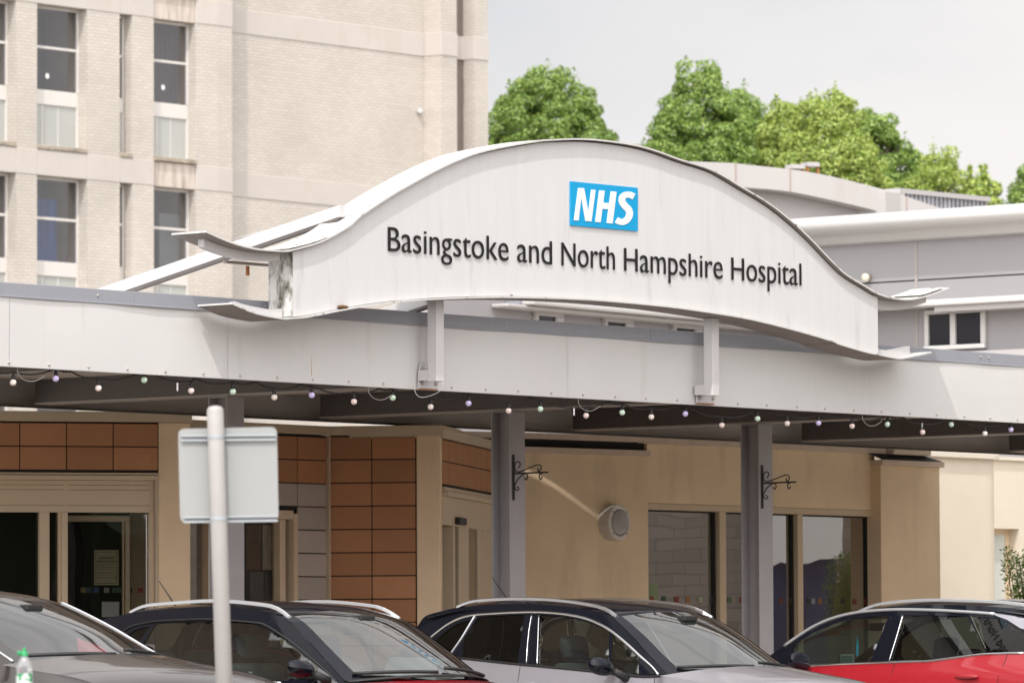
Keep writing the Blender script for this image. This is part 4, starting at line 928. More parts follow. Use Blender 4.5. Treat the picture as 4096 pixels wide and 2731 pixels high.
# curved roof building
Af = mkf(1620, 92.0, 66.0)
ar = thing('curved_roof_building', 'building with a broad pale arched roof fascia in front of the trees', 'building', Af.pt(0, 2, 0), Af)
tp = [(1620, 372), (1680, 374.5), (1722.7, 379), (1813.6, 388.7), (1888.5, 400.7), (1963.5, 418), (2043.7, 439.5), (2118.6, 464), (2200, 492)]
bp = [(1620, 426), (1722.7, 431.5), (1813, 440), (1910, 459.6), (1990, 478), (2020, 487), (2100, 512), (2200, 545)]
def sym(l):
    r = [Af.hit(p, 0) for p in l]; r = smoothline(r, 4); return [(-u, z) for u, z in r[:0:-1]] + r
T_, B_ = sym(tp), sym(bp)
mb = MB(); mb.prism(Af, T_ + B_[::-1], 0, .35); mb.build('arched_fascia', M['arch'], ar)
mb = MB(); mb.grid([[Af.pt(u, .36, z - .02), Af.pt(u, 9, z - .02)] for u, z in T_], flip=False); mb.build('roof', M['clad2'], ar, solid=.03)
mb = MB(); mb.prism(Af, [(u, z + .05) for u, z in B_] + [(B_[-1][0], 0), (B_[0][0], 0)], .37, .6); mb.build('wall', M['clad2'], ar)
for px in (1815, 2082, 1690):
    u, _ = Af.hit((px, 420), 0); zt_, zb_ = interp(T_, u), interp(B_, u); MB().box(Af, u - .012, u + .012, -.006, -.001, zb_, zt_).build('joint', mat('stained joint', (.36, .28, .25), .8, var=.1) if px == 1815 else bpy.data.materials['stained joint'], ar)
# louvred parapet behind
Vf = mkf(2066, 93.5, 42.0)
pv = thing('roof_plant_screen', 'low grey louvred screen on the roof beyond the arch', 'roof screen', Vf.pt(1, 0, 6), Vf)
zt_ = Vf.hit((2066, 437), 0)[1]; ue_ = Vf.hit((2270, 470), 0)[0]
MB().box(Vf, 0, ue_, -.05, 1.2, zt_ - .05, zt_ + .03).build('coping', M['clad2'], pv)
n = 22
for i in range(n):
    a = ue_ * i / n; MB().box(Vf, a + .02, a + ue_ / n * .8, 0, .05, zt_ - .6, zt_ - .051).build('louvre_panel', M['louvre'], pv)
MB().box(Vf, 0, ue_, .06, .1, 0, zt_ - .06).build('screen_back', M['gutter'], pv)
MB().box(Vf, -.4, .12, -.06, 1.0, zt_ - 1.2, zt_ - .055).build('end_box', M['arch'], pv)
# two small rooftop stands
for (xa, xb, yt, yb, lab) in ((1819, 1849, 377, 394, 'left of the two small rooftop steps with rusty legs on the arched roof'), (1855, 1883, 372, 397, 'right of the two small rooftop steps, the taller one, on the arched roof')):
    a, z1 = Af.hit((xa, yt), .1); b, z0 = Af.hit((xb, yb), .1)
    t = thing('rooftop_step', lab, 'roof step', Af.pt(a, .1, z0), Af, 'small rooftop steps')
    MB().box(Af, a, b, .1, .35, z1 - .07, z1).build('tread', M['clad2'], t)
    for u in (a, b - .035): MB().box(Af, u, u + .035, .12, .16, z0 - .2, z1 - .071).build('leg', M['rust'], t)

# ================================================================== TREES
def tree(rows, d, m, label, seed, nleaf=300, size=.047, dens=1.0, group='lime trees behind the hospital'):
    random.seed(seed)
    fr = mkf((rows[0][1] + rows[0][2]) / 2, d, 90)
    prof = []
    for y, xl, xr in rows:
        ul, z = fr.hit((xl, y), 0); ur, _ = fr.hit((xr, y), 0); prof.append((z, (ul + ur) / 2, (ur - ul) / 2))
    zt = prof[0][0]; zb_, cb, rb = prof[-1]
    prof += [(zb_ * .75, cb * .8, rb * 1.25), (zb_ * .5, cb * .4, rb * 1.3), (zb_ * .30, cb * .2, rb * .9), (zb_ * .24, 0, rb * .3)]
    prof = prof[::-1]
    def at(z):
        for a, b in zip(prof, prof[1:]):
            if a[0] <= z <= b[0]: t = (z - a[0]) / (b[0] - a[0]); return a[1] + (b[1] - a[1]) * t, a[2] + (b[2] - a[2]) * t
        return prof[-1][1:]
    base = fr.pt(cb, 0, 0)
    t = thing('tree', label, 'tree', base, None, group)
    mb = MB(); tips = []
    trunk = [base, base + Vector((.1, 0, zt * .3)), fr.pt(cb * .8, 0, zt * .6), fr.pt(prof[-1][1], 0, zt - .4)]
    tr = smoothline([tuple(v) for v in trunk], 5); mb.tube([Vector(q) for q in tr], [max(.03, .26 * (1 - i / (len(tr) - .5))) for i in range(len(tr))], 8)
    for i in range(46):
        z = zt * random.uniform(.32, .96); cu_, r = at(z); a = random.uniform(0, 6.28); st = fr.pt(cu_ * .9, 0, z - r * .5)
        en = fr.pt(cu_ + r * .85 * math.cos(a), r * .85 * math.sin(a), z); md_ = (st + en) / 2 + Vector((0, 0, -.15)); mb.tube([st, md_, en], [.055, .04, .015], 5)
    mb.build('trunk', M['bark'], t, smooth=True)
    zvis = fr.hit((0, 560), 0)[1]
    verts = []; faces = []
    def leaf(p, s, nrm):
        a = nrm.orthogonal().normalized(); a.rotate(Matrix.Rotation(random.uniform(0, 6.28), 3, nrm)); b_ = nrm.cross(a)
        k = len(verts); verts.extend([p - a * s, p + b_ * s * .62 + nrm * s * .12, p + a * s, p - b_ * s * .62 + nrm * s * .12]); faces.append((k, k + 1, k + 2, k + 3))
    z = prof[0][0]
    while z < zt:
        cu_, r = at(z); vis = z > zvis; cr_ = .30 if vis else .62
        n = max(1, int(dens * (2 * math.pi * r / cr_ * .62 + 1)))
        for k in range(n):
            if random.random() < .24: continue
            a = random.uniform(0, 6.283); q = random.uniform(.68, 1.0) if random.random() < .8 else random.uniform(.2, .7)
            jz = random.uniform(-.2, .2); c0 = fr.pt(cu_ + r * q * math.cos(a), r * q * math.sin(a), z + jz)
            outv = Vector((math.cos(a), math.sin(a), .55)).normalized(); rr_ = cr_ * random.uniform(.6, 1.25)
            nl = int(nleaf * (rr_ / .3) ** 2 * (.8 if vis else .22))
            for _ in range(nl):
                v = Vector((random.gauss(0, 1), random.gauss(0, 1), random.gauss(0, 1))).normalized()
                if v.dot(outv) < -.35: continue
                p = c0 + Vector((v.x, v.y, v.z * .72)) * rr_ * random.uniform(.7, 1.02)
                nn = (v * .8 + Vector((random.gauss(0, .45), random.gauss(0, .45), random.gauss(.35, .4)))).normalized()
                leaf(p, size * random.uniform(.65, 1.25) * (1 if vis else 2.0), nn)
        z += cr_ * .42
    # shoots that break the outline
    for k in range(16):
        z = zt - random.random() ** 1.4 * (zt - zvis) * .85; cu_, r = at(z); a = random.uniform(0, 6.28); c0 = fr.pt(cu_ + r * .95 * math.cos(a), r * .95 * math.sin(a), z); hgt = random.uniform(.25, .6)
        for _ in range(36):
            f = random.random(); p = c0 + Vector((random.gauss(0, .09 * (1.15 - f)), random.gauss(0, .09 * (1.15 - f)), f * hgt)); leaf(p, size * random.uniform(.6, 1.0), Vector((random.gauss(0, 1), random.gauss(0, 1), random.gauss(.5, .6))).normalized())
    mb = MB(); mb.v = verts; mb.f = [list(f) for f in faces]; mb.m = [0] * len(faces); mb.build('crown', m, t)
    return t
tree([(172, 1240, 1300), (190, 1208, 1322), (218, 1168, 1345), (252, 1142, 1370), (290, 1120, 1392), (330, 1102, 1418), (400, 1085, 1440), (470, 1075, 1455)], 150, M['leaf'], 'round topped green tree between the tower and the arch of the name board', 3)
tree([(156, 1575, 1610), (180, 1563, 1640), (215, 1550, 1668), (250, 1532, 1700), (300, 1498, 1740), (330, 1476, 1760), (400, 1450, 1800), (480, 1430, 1820)], 148, M['leaf'], 'tallest green tree, with a pointed top, right of the arch of the name board', 5)
tree([(206, 1682, 1700), (235, 1668, 1722), (262, 1650, 1752), (310, 1630, 1775), (360, 1600, 1790), (430, 1590, 1800)], 151, M['leaf'], 'green tree with a narrow tip just right of the tallest tree', 6)
tree([(240, 1785, 1810), (262, 1770, 1826), (300, 1752, 1850), (350, 1738, 1870), (430, 1730, 1880)], 147, M['leafyellow'], 'yellow green tree with a small tip left of the round yellow green crown', 8)
tree([(230, 1868, 1920), (250, 1848, 1948), (290, 1828, 1978), (340, 1806, 2005), (400, 1790, 2030), (480, 1780, 2040)], 145, M['leafyellow'], 'broad yellow green tree rising behind the rooftop steps', 9)
tree([(268, 1998, 2018), (300, 1965, 2050), (340, 1945, 2080), (380, 1930, 2120), (430, 1920, 2150), (500, 1910, 2165)], 152, M['leaf'], 'darker green tree behind the right shoulder of the yellow green tree', 11)
tree([(352, 2148, 2166), (372, 2122, 2185), (400, 2098, 2205), (435, 2075, 2222), (480, 2060, 2235)], 146, M['leafyellow'], 'light green tree above the louvred roof screen', 12, dens=.85)
tree([(412, 2240, 2256), (432, 2222, 2270), (458, 2208, 2280), (490, 2200, 2290)], 149, M['leafyellow'], 'small sparse treetop over the right end of the louvred screen', 14, dens=.5, size=.08)
tree([(402, 2352, 2384), (428, 2339, 2410), (460, 2324, 2435), (500, 2312, 2450)], 150, M['leaf'], 'dark treetop cut by the right edge of the picture above the white roof', 15)

# ================================================================== SHRUB BY THE SUNLIT WALL
def shrub(px, py0, d, label):
    random.seed(44); fr = mkf(px, d, 90); base = fr.pt(0, 0, .12); ztop = fr.hit((px, py0), 0)[1]
    t = thing('shrub', label, 'shrub', base); st = MB(); verts = []; faces = []
    for k in range(60):
        a = random.uniform(0, 6.28); r0 = random.uniform(0, .18); r1 = random.uniform(.06, .34); h = ztop * random.uniform(.62, 1.0)
        p0 = base + Vector((r0 * math.cos(a), r0 * math.sin(a), 0)); p2 = base + Vector((r1 * math.cos(a), r1 * math.sin(a), h - .12)); p1 = (p0 + p2) / 2 + Vector((0, 0, .15))
        L = smoothline([tuple(p0), tuple(p1), tuple(p2)], 10); st.tube([Vector(q) for q in L], [.008 * (1 - .8 * i / len(L)) for i in range(len(L))], 5)
        for i in range(4, len(L)):
            for _ in range(24):
                dr = Vector((random.gauss(0, 1), random.gauss(0, 1), random.gauss(.5, .5))).normalized(); p = Vector(L[i]) + dr * random.uniform(.01, .07); s_ = random.uniform(.010, .022); sd = dr.orthogonal().normalized(); sd.rotate(Matrix.Rotation(random.uniform(0, 6.28), 3, dr)); n0 = len(verts)
                verts.extend([p, p + dr * s_ + sd * s_ * .4, p + dr * s_ * 2.3, p + dr * s_ - sd * s_ * .4]); faces.append((n0, n0 + 1, n0 + 2, n0 + 3))
    st.build('stem', M['bark'], t); mb = MB(); mb.v = verts; mb.f = [list(f) for f in faces]; mb.m = [0] * len(faces); mb.build('foliage', M['leafshrub'], t)
shrub(2380, 1262, 57.0, 'leafy green shrub in front of the sunlit cream wall at the right edge')
# ================================================================== CARS
def make_car(fr, side, S, label):
    """fr: x forward (u), y left (w). side=-1: the picture shows the right-hand side; +1: the left-hand side."""
    t = thing('parked_car', label, 'car', fr.pt(0, 0, 0), fr, 'cars parked in front of the canopy')
    YB = S.get('yb', .80)
    def Y(x, z):
        e = z - 1.05
        return YB - (.36 * e + .18 * e * e if e > 0 else 0) - .048 * (x + .1) ** 2 + (.05 * min(1, -e / .3) if e < 0 else 0)
    def hs(p):   # where a sight line meets this car's near flank
        y = .75; 
        for _ in range(7): x, z = fr.hit(p, side * y); y = Y(x, z)
        return (x, z)
    def HP(k, l): return [hs(c(k, *q)) for q in l]
    pt = lambda x, y, z: fr.pt(x, y, z)
    both = (-1, 1)
    # ---- profile: (x, z) of the roof edge from cowl corner over the roof to the tail
    E = S['edge']; E = smoothline(E, 5)
    ncow = 0; hdr = S['header']; rr_ = S['rearroof']
    crown = S.get('crown', .045)
    def half(x, z): return Y(x, z) - .012
    NV = 16
    def row(x, z, bow, cr, hw=None):
        h = hw or half(x, z); return [pt(x + bow * (1 - (v / NV * 2 - 1) ** 2), (v / NV * 2 - 1) * h, z + cr * (1 - abs(v / NV * 2 - 1) ** 2.2)) for v in range(NV + 1)]
    rows = []
    for (x, z) in E:
        if x > hdr[0]:  # windscreen
            k = min(1, (x - hdr[0]) / (E[0][0] - hdr[0])); bow = .10 + .20 * k; cr = .045 + (-.01) * k; tagk = 'w'
        elif x > rr_[0]: k = min(1, (hdr[0] - x) / .5); bow = .10 * (1 - k); cr = crown; tagk = 'r'
        else: k = min(1, (rr_[0] - x) / .3); bow = -.10 * k; cr = crown * (1 - k) + .0 * k; tagk = 'b'
        rows.append((tagk, row(x, z, bow, cr)))
    W_ = [r for k, r in rows if k == 'w']; R_ = [r for k, r in rows if k == 'r']; B_ = [r for k, r in rows if k == 'b']
    W_.append(R_[0]); R_.append(B_[0])
    a, b = 1, NV - 1
    mb = MB(); mb.grid([r[a:b + 1] for r in W_], flip=True); ws = mb.build('windscreen', M['wsglass'], t, smooth=True)
    mb = MB()
    mb.grid([r[0:a + 1] for r in W_], flip=True); mb.build('windscreen_pillar', S['pillar'], t, smooth=True)
    mb = MB(); mb.grid([r[b:] for r in W_], flip=True); mb.build('windscreen_pillar', S['pillar'], t, smooth=True)
    mb = MB(); mb.grid(R_, flip=True); mb.build('roof', S['roof'], t, smooth=True)
    mb = MB(); mb.grid([r[2:NV - 1] for r in B_], flip=True); mb.build('rear_window', M['privacy'], t, smooth=True)
    mb = MB(); mb.grid([r[0:3] for r in B_], flip=True); mb.grid([r[NV - 2:] for r in B_], flip=True); mb.build('rear_pillar', S['pillar'], t, smooth=True)
    # black band (frit) at the top and foot of the windscreen
    # ---- bonnet and nose, tail
    cx, cz = E[0]
    bd = S.get('bondrop', 0); bon = [(cx + .02, cz - .005 - bd), (cx + .35, cz - .045 - bd), (cx + .75, cz - .10), (cx + 1.02, cz - .19), (cx + 1.14, cz - .36), (cx + 1.16, cz - .62), (cx + 1.12, cz - .80)]
    bon = smoothline(bon, 5); rb = []
    for i, (x, z) in enumerate(bon):
        k = i / (len(bon) - 1); rb.append(row(x, z, .28 - .02 * k, S.get('boncrown', .06) * (1 - k) + .01, hw=(YB + .02) - .14 * max(0, k - .4) - .05 * (x / 2) ** 2))
    low = MB(); low.grid(rb, flip=True)
    tx, tz = E[-1]
    tail = smoothline([(tx, tz), (tx - .10, tz - .12), (tx - .14, tz - .4), (tx - .10, .35)], 5)
    low.grid([row(x, z, -.10, .0, hw=half(tx, tz) + .06 * min(1, i / 6)) for i, (x, z) in enumerate(tail)], flip=True)
    # ---- lower flanks
    belt = S['belt']
    if isinstance(belt[0][0], str): pass
    bl = sorted([hs(c(k, x, y)) for k, x, y in belt])
    xr, xf = tx - .02, cx
    bl = [(xr, bl[0][1] + (bl[0][0] - xr) * S.get('beltrise', .02))] + bl
    bl = [q for q in bl if q[0] < xf - .03] + [(xf, cz - .012)]
    def zb(x): return interp(bl, x)
    xs = [xr + (cx + 1.05 - xr) * i / 60 for i in range(61)]
    bonl = [(x, z) for x, z in bon][::1]
    def ztop(x): return zb(x) if x <= xf else interp(bonl, x)
    for s in both:
        P = []
        for x in xs:
            zt = ztop(x); col = []
            for j in range(13):
                k = j / 12; z = zt + (.30 - zt) * k
                y = Y(x, zt) if k == 0 else Y(x, z)
                if x > xf: y = (YB + .02) - .05 * (x / 2) ** 2 + .04 * min(1, k * 4) - .14 * max(0, (x - xf) / 1.1 - .4)
                y += .012 * math.exp(-((z - (zt - .16)) / .03) ** 2)    # shoulder crease
                y -= .05 * max(0, (k - .75) * 4) ** 2
                col.append(pt(x, s * y, z))
            P.append(col)
        low.grid(P, flip=(s > 0))
    # floor pan
    low.box(fr, xr + .1, cx + 1.0, -.72, .72, .28, .34)
    low.build('body', S['paint'], t, smooth=True)
    # ---- upper flanks with window openings
    wins = []
    for w in S['windows']:
        wins.append((w[0], [hs(c(k, x, y)) for k, x, y in w[1]], w[2]))
    outl = [(x, zb(x)) for x in [xr + (xf - xr) * i / 40 for i in range(41)]]
    edge_up = [(x, z) for x, z in E if z > zb(x) + .012]
    outl2 = outl + edge_up
    def inside(p, poly):
        x, y = p; ins = False; n = len(poly)
        for i in range(n):
            x0, y0 = poly[i]; x1, y1 = poly[(i + 1) % n]
            if (y0 > y) != (y1 > y) and x < (x1 - x0) * (y - y0) / (y1 - y0) + x0: ins = not ins
        return ins
    def dense(poly, st=.05):
        o = []
        for i in range(len(poly)):
            p, q = poly[i], poly[(i + 1) % len(poly)]; L = math.hypot(q[0] - p[0], q[1] - p[1]); n = max(1, int(L / st))
            o += [(p[0] + (q[0] - p[0]) * k / n, p[1] + (q[1] - p[1]) * k / n) for k in range(n)]
        return o
    def cdt(outer, holes, st=.05):
        vs = []; es = []
        for poly in [outer] + holes:
            b0 = len(vs); pl = dense(poly, st); vs += pl; es += [(b0 + i, b0 + (i + 1) % len(pl)) for i in range(len(pl))]
        x0, x1 = min(v[0] for v in outer), max(v[0] for v in outer); z0, z1 = min(v[1] for v in outer), max(v[1] for v in outer)
        x = x0 + st / 2
        while x < x1:
            z = z0 + st / 2
            while z < z1:
                if inside((x, z), outer) and not any(inside((x, z), h) for h in holes): vs.append((x, z))
                z += st
            x += st
        r = delaunay_2d_cdt([Vector(v) for v in vs], es, [], 0, 1e-5); vo = r[0]; fo = []
        for f in r[2]:
            cxx = sum(vo[i][0] for i in f) / len(f); czz = sum(vo[i][1] for i in f) / len(f)
            if inside((cxx, czz), outer) and not any(inside((cxx, czz), h) for h in holes): fo.append(tuple(f))
        return [(v[0], v[1]) for v in vo], fo
    def flank(vs, fs, off, name, m, smooth=True, solid=0, parent=t, s_=None):
        for s in ((s_,) if s_ else both):
            mb = MB(); mb.add([pt(x, s * (Y(x, z) + off), z) for x, z in vs], [f if s < 0 else f[::-1] for f in fs]); ob = mb.build(name, m, parent, smooth=smooth, solid=solid)
        return ob
    vs, fs = cdt(outl2, [w[1] for w in wins]); flank(vs, fs, -.004, 'side_frame', S['pillar'])
    for nm, poly, m in wins:
        vs, fs = cdt(poly, []); flank(vs, fs, -.010, nm, m, smooth=True)
    for tr in S.get('trims', []):
        nm, line, r, m = tr; P = smoothline([hs(c(k, x, y)) for k, x, y in line], 5)
        for s in both: MB().tube([pt(x, s * (Y(x, z) + .002), z) for x, z in P], r, 6).build(nm, m, t, smooth=True)
    for nm, poly, m in S.get('plates', []):
        vs, fs = cdt([hs(c(k, x, y)) for k, x, y in poly], []); flank(vs, fs, .004, nm, m)
    # ---- roof rails, both sides, following the roof edge
    ra, rb_, lift = S['rails']
    P = []
    for i in range(25):
        k = i / 24; x = ra + (rb_ - ra) * k; z = interp(sorted(E[:]), x); f = min(1, k / .13, (1 - k) / .13); P.append((x, z + .012 + lift * math.sin(f * math.pi / 2)))
    for s in both:
        mb = MB(); G = []
        for x, z in P:
            h = half(x, interp(sorted(E[:]), x)) - .035
            G.append([pt(x, s * (h - .014), z - .014), pt(x, s * (h + .016), z - .016), pt(x, s * (h + .012), z + .008), pt(x, s * (h - .008), z + .010)])
        fs = []; n = len(G)
        for i in range(n - 1):
            for k in range(4): q = (k + 1) % 4; f = (i * 4 + k, i * 4 + q, (i + 1) * 4 + q, (i + 1) * 4 + k); fs.append(f if s > 0 else f[::-1])
        fs += [(0, 1, 2, 3), tuple((n - 1) * 4 + k for k in range(4))]
        mb.add([q for r in G for q in r], fs); mb.build('roof_rail', S['railmat'], t, smooth=False, bevel=.003)
    # ---- door mirrors
    mx_, mz_ = S['mirror']
    for s in both:
        mxx = mx_ - .09; far = s != side; y0 = Y(mx_, mz_) + (.13 if not far else -.03); mxx -= .12 if far else 0; P = []
        w, h_, d = .115, .068 * S.get('mh', 1), .10
        for i in range(11):
            th_ = math.pi * i / 10 - math.pi / 2; ring = []
            for k in range(16):
                a = 2 * math.pi * k / 16; rr__ = max(.02, math.cos(th_)) ** .55
                ring.append(pt(mxx + d * .5 * math.cos(a) * rr__ * (1.3 if math.cos(a) > 0 else .6), s * (y0 + .05 + w * math.sin(th_)), mz_ + h_ * math.sin(a) * rr__ * (1.0 if math.sin(a) > 0 else .85) + .015 * math.sin(th_)))
            P.append(ring + [ring[0]])
        mb = MB(); mb.grid(P, flip=(s > 0)); mo = mb.build('door_mirror', S.get('mirrormat', M['gloss']), t, smooth=True)
        MB().tube([pt(mx_ + .03, s * (Y(mx_, mz_ - .08) - .02), mz_ - .09), pt(mx_ + .03, s * (y0 + .02), mz_ - .035)], [.035, .028], 8).build('mirror_arm', S['paint'] if S.get('armpaint') else M['rubber'], mo, smooth=True)
    # ---- door seams and handles
    for x in S.get('seams', []):
        for s in both:
            Q = [(x + .06 * math.sin((zb(x) - z) * 3), z) for z in [zb(x) - .004 - i * .06 for i in range(11)]]; MB().tube([pt(a_, s * (Y(a_, b_) + .0125 * math.exp(-((b_ - (zb(x) - .16)) / .03) ** 2) - .001), b_) for a_, b_ in Q], .0035, 5).build('door_seam', M['dark'], t)
    for hx_ in S.get('handles', []):
        for s in both:
            hz = zb(hx_) - S.get('hdrop', .13); mb = MB(); P = []
            for i in range(9):
                k = i / 8 * 2 - 1; rr__ = math.sqrt(max(.05, 1 - k * k)); ring = [pt(hx_ + k * .12, s * (Y(hx_, hz) + .02 + .022 * math.cos(a) * rr__), hz + .020 * math.sin(a) * rr__) for a in [2 * math.pi * q / 10 for q in range(10)]]; P.append(ring + [ring[0]])
            mb.grid(P, flip=(s > 0)); mb.build('door_handle', S['paint'], t, smooth=True)
    # ---- wheels
    for x in (1.36 + S.get('wb', 0), -1.34):
        for s in both:
            o = pt(x, s * .74, .34); mb = MB(); ax = fr.W * s
            mb.lathe(o, ax, [(.20, 0), (.33, .0), (.345, .03), (.345, .15), (.33, .18), (.24, .185)], 28); wh = mb.build('wheel', M['tyre'], t, smooth=True)
            mb = MB(); mb.lathe(o, ax, [(.238, .186), (.225, .175), (.06, .16), (.05, .175), (.001, .178)], 10); mb.build('rim', M['satin'], wh)
    # ---- dark door linings
    for s in both:
        mb = MB(); mb.grid([[pt(x, s * (min(Y(x, z), YB - .048 * (x + .1) ** 2) - .045), z) for z in (.35, .7, 1.0, (1.0 + zb(x) - .02) / 2, zb(x) - .02)] for x in [xr + .05 + (xf - .05 - xr) * i / 20 for i in range(21)]]); mb.build('door_lining', M['dash'], t)
    # ---- inside: floor, dashboard, seats, wheel, mirror
    MB().box(fr, -1.7, cx - .1, -.66, .66, .40, .50).build('cabin_floor', M['dash'], t)
    mb = MB(); P = []
    for x, z in ((cx + .16, cz - .035), (cx - .05, cz - .03), (cx - .25, cz - .045), (cx - .34, cz - .10), (cx - .36, .6)): P.append([pt(x + .10 * (1 - (v / 4 - 1) ** 2), (v / 4 - 1) * (Y(x, cz) - .10), z + .03 * (1 - (v / 4 - 1) ** 4)) for v in range(9)])
    mb.grid(P, flip=True); mb.build('dashboard', M['dash'], t, smooth=True)
    def blk(x0, x1, y0, y1, z0, z1, lean, name, r=.05):
        mb = MB(); vs_ = []
        for z in (z0, z1):
            dxx = -lean * (z - z0)
            for (xx, yy) in ((x0, y0), (x1, y0), (x1, y1), (x0, y1)): vs_.append(pt(xx + dxx, yy, z))
        mb.add(vs_, [(3, 2, 1, 0), (4, 5, 6, 7), (0, 1, 5, 4), (1, 2, 6, 5), (2, 3, 7, 6), (3, 0, 4, 7)]); return mb.build(name, M['seatm'], t, bevel=r, seg=3, smooth=True)
    for yy in (-.36, .36):
        blk(cx - 1.05, cx - .55, yy - .25, yy + .25, .5, .66, 0, 'seat'); blk(cx - 1.12, cx - 1.0, yy - .24, yy + .24, .6, 1.20, .28, 'seat_back', .05); blk(cx - 1.30, cx - 1.20, yy - .13, yy + .13, 1.225, 1.40, .2, 'headrest', .045)
    blk(cx - 1.95, cx - 1.45, -.62, .62, .5, .66, 0, 'seat'); blk(cx - 2.05, cx - 1.92, -.62, .62, .6, 1.14, .22, 'seat_back', .05)
    for yy in (-.4, .0, .4): blk(cx - 2.16, cx - 2.08, yy - .12, yy + .12, 1.15, 1.30, .2, 'headrest', .04)
    so = pt(cx - .48, -.36, cz - .07); ax = (fr.U * -1 + Vector((0, 0, .55))).normalized(); u_ = fr.W; v_ = ax.cross(u_)
    MB().tube([so + (u_ * math.cos(a) + v_ * math.sin(a)) * .18 for a in [2 * math.pi * i / 28 for i in range(29)]], .015, 7, cap=False).tube([so - u_ * .17, so + u_ * .17], .02, 6).build('steering_wheel', M['rubber'], t, smooth=True)
    hz = hdr[1]; mb = MB(); q = pt(hdr[0] + .16, 0, hz - .075); mb.box(fr, hdr[0] + .13, hdr[0] + .16, -.12, .12, hz - .115, hz - .05); mb.build('interior_mirror', M['rubber'], t, bevel=.012)
    MB().box(fr, hdr[0] + .12, hdr[0] + .27, -.07, .07, hz - .02, hz + .02).build('mirror_mount', M['rubber'], t, bevel=.01)
    MB().grid([[pt(x, y_, interp(sorted(E[:]), x) - .03) for y_ in (-.5, 0, .5)] for x in [rr_[0] + (hdr[0] - rr_[0]) * i / 8 for i in range(9)]]).build('roof_lining', mat('roof lining', (.30, .29, .27), .9, var=.05) if 'roof lining' not in bpy.data.materials else bpy.data.materials['roof lining'], t, smooth=True)
    # ---- wipers and cowl
    for (y0, y1) in ((-.10, -.62), (.52, .02)):
        L = []
        for i in range(9):
            k = i / 8; yy = y0 + (y1 - y0) * k; v = yy / half(cx, cz); x = cx + .30 * (1 - v * v) - .0 - .06 * k; z = cz + .045 * (1 - abs(v) ** 2.2) + .016 + .055 * k * .5
            L.append(pt(x + .01, yy, z))
        MB().tube(L, .013, 5).build('wiper', M['rubber'], t, smooth=True)
    mb = MB(); mb.grid([row(cx + .03, cz - .006, .29, .04), row(cx - .01, cz + .006, .30, .036)]); mb.build('cowl', M['rubber'], t, smooth=True, solid=.01)
    if S.get('antenna'):
        x, y_ = S['antenna']; z = interp(sorted(E[:]), x) + crown * .8; MB().tube([pt(x, y_, z), pt(x - .06, y_, z + .035), pt(x - .24, y_, z + .22)], [.014, .006, .003], 6).build('antenna', M['rubber'], t, smooth=True)
    t2 = dict(t=t, Y=Y, pt=pt, E=E, cx=cx, cz=cz, half=half, row=row, zb=zb)
    return t2
def D(k, l): return [(k, x, y) for x, y in l]
car3f = mkf(1430, 43.0, 134); car2f = mkf(640, 40.0, 134); car4f = mkf(2110, 46.0, -46); car1f = mkf(-30, 37.0, 134)
S3 = dict(edge=[(1.09, 1.105), (.87, 1.25), (.66, 1.39), (.46, 1.505), (.34, 1.553), (.06, 1.60), (-.27, 1.632), (-.62, 1.645), (-1.0, 1.642), (-1.31, 1.625), (-1.50, 1.60), (-1.67, 1.565), (-1.72, 1.50), (-1.78, 1.38), (-1.95, 1.12)],
    header=(.42, 1.525), rearroof=(-1.60, 1.58), roof=M['gloss'], pillar=M['gloss'], paint=M['silver'], railmat=M['chrome'],
    belt=D('D1', [(1770, 1338), (2350, 1395)]) + D('D2', [(640, 1455), (1150, 1512)]),
    windows=[('quarter_window', D('D1', [(1590, 1222), (1700, 1125), (1800, 1050), (1880, 1010), (1965, 988), (1870, 1160), (1780, 1300), (1745, 1318), (1700, 1315)]), M['privacy']),
             ('rear_door_window', D('D1', [(2035, 968), (2120, 955), (2350, 941)]) + D('D2', [(110, 940), (85, 1130), (45, 1380)]) + D('D1', [(2200, 1362), (1895, 1330), (1905, 1150)]), M['privacy']),
             ('front_door_window', D('D2', [(257, 940), (370, 948), (560, 972), (740, 1022), (885, 1092), (890, 1120), (888, 1470), (640, 1438), (238, 1398)]), M['carglass']),
             ('front_quarter_window', D('D2', [(918, 1115), (1000, 1172), (1080, 1240), (1160, 1312), (1160, 1498), (915, 1475)]), M['carglass'])],
    trims=[('window_trim', D('D1', [(1530, 1215), (1640, 1120), (1760, 1030), (1880, 970), (2010, 942), (2200, 928), (2350, 920)]) + D('D2', [(200, 915), (400, 925), (600, 955), (750, 1000), (900, 1080), (1050, 1200), (1180, 1320), (1290, 1420), (1345, 1490)]), .011, M['chrome']),
           ('pillar_trim', D('D2', [(248, 945), (240, 1150), (233, 1395)]), .005, M['chrome']), ('pillar_trim', D('D1', [(2010, 950), (1890, 1150), (1780, 1310)]), .008, M['satin']),
           ('pillar_trim', D('D2', [(182, 940), (155, 1100), (133, 1385)]), .004, M['chrome']), ('window_seal', D('D1', [(1780, 1325), (2350, 1388)]) + D('D2', [(640, 1448), (1150, 1505), (1380, 1500)]), .009, M['rubber'])],
    rails=(-1.36, .42, .03), mirror=(.69, 1.165), mh=1.1, seams=[.98, -.37], handles=[-.25, -1.15], antenna=(-1.42, .28))
K3 = make_car(car3f, -1, S3, 'silver lilac car with gloss black roof and black door mirror before the cream wall')
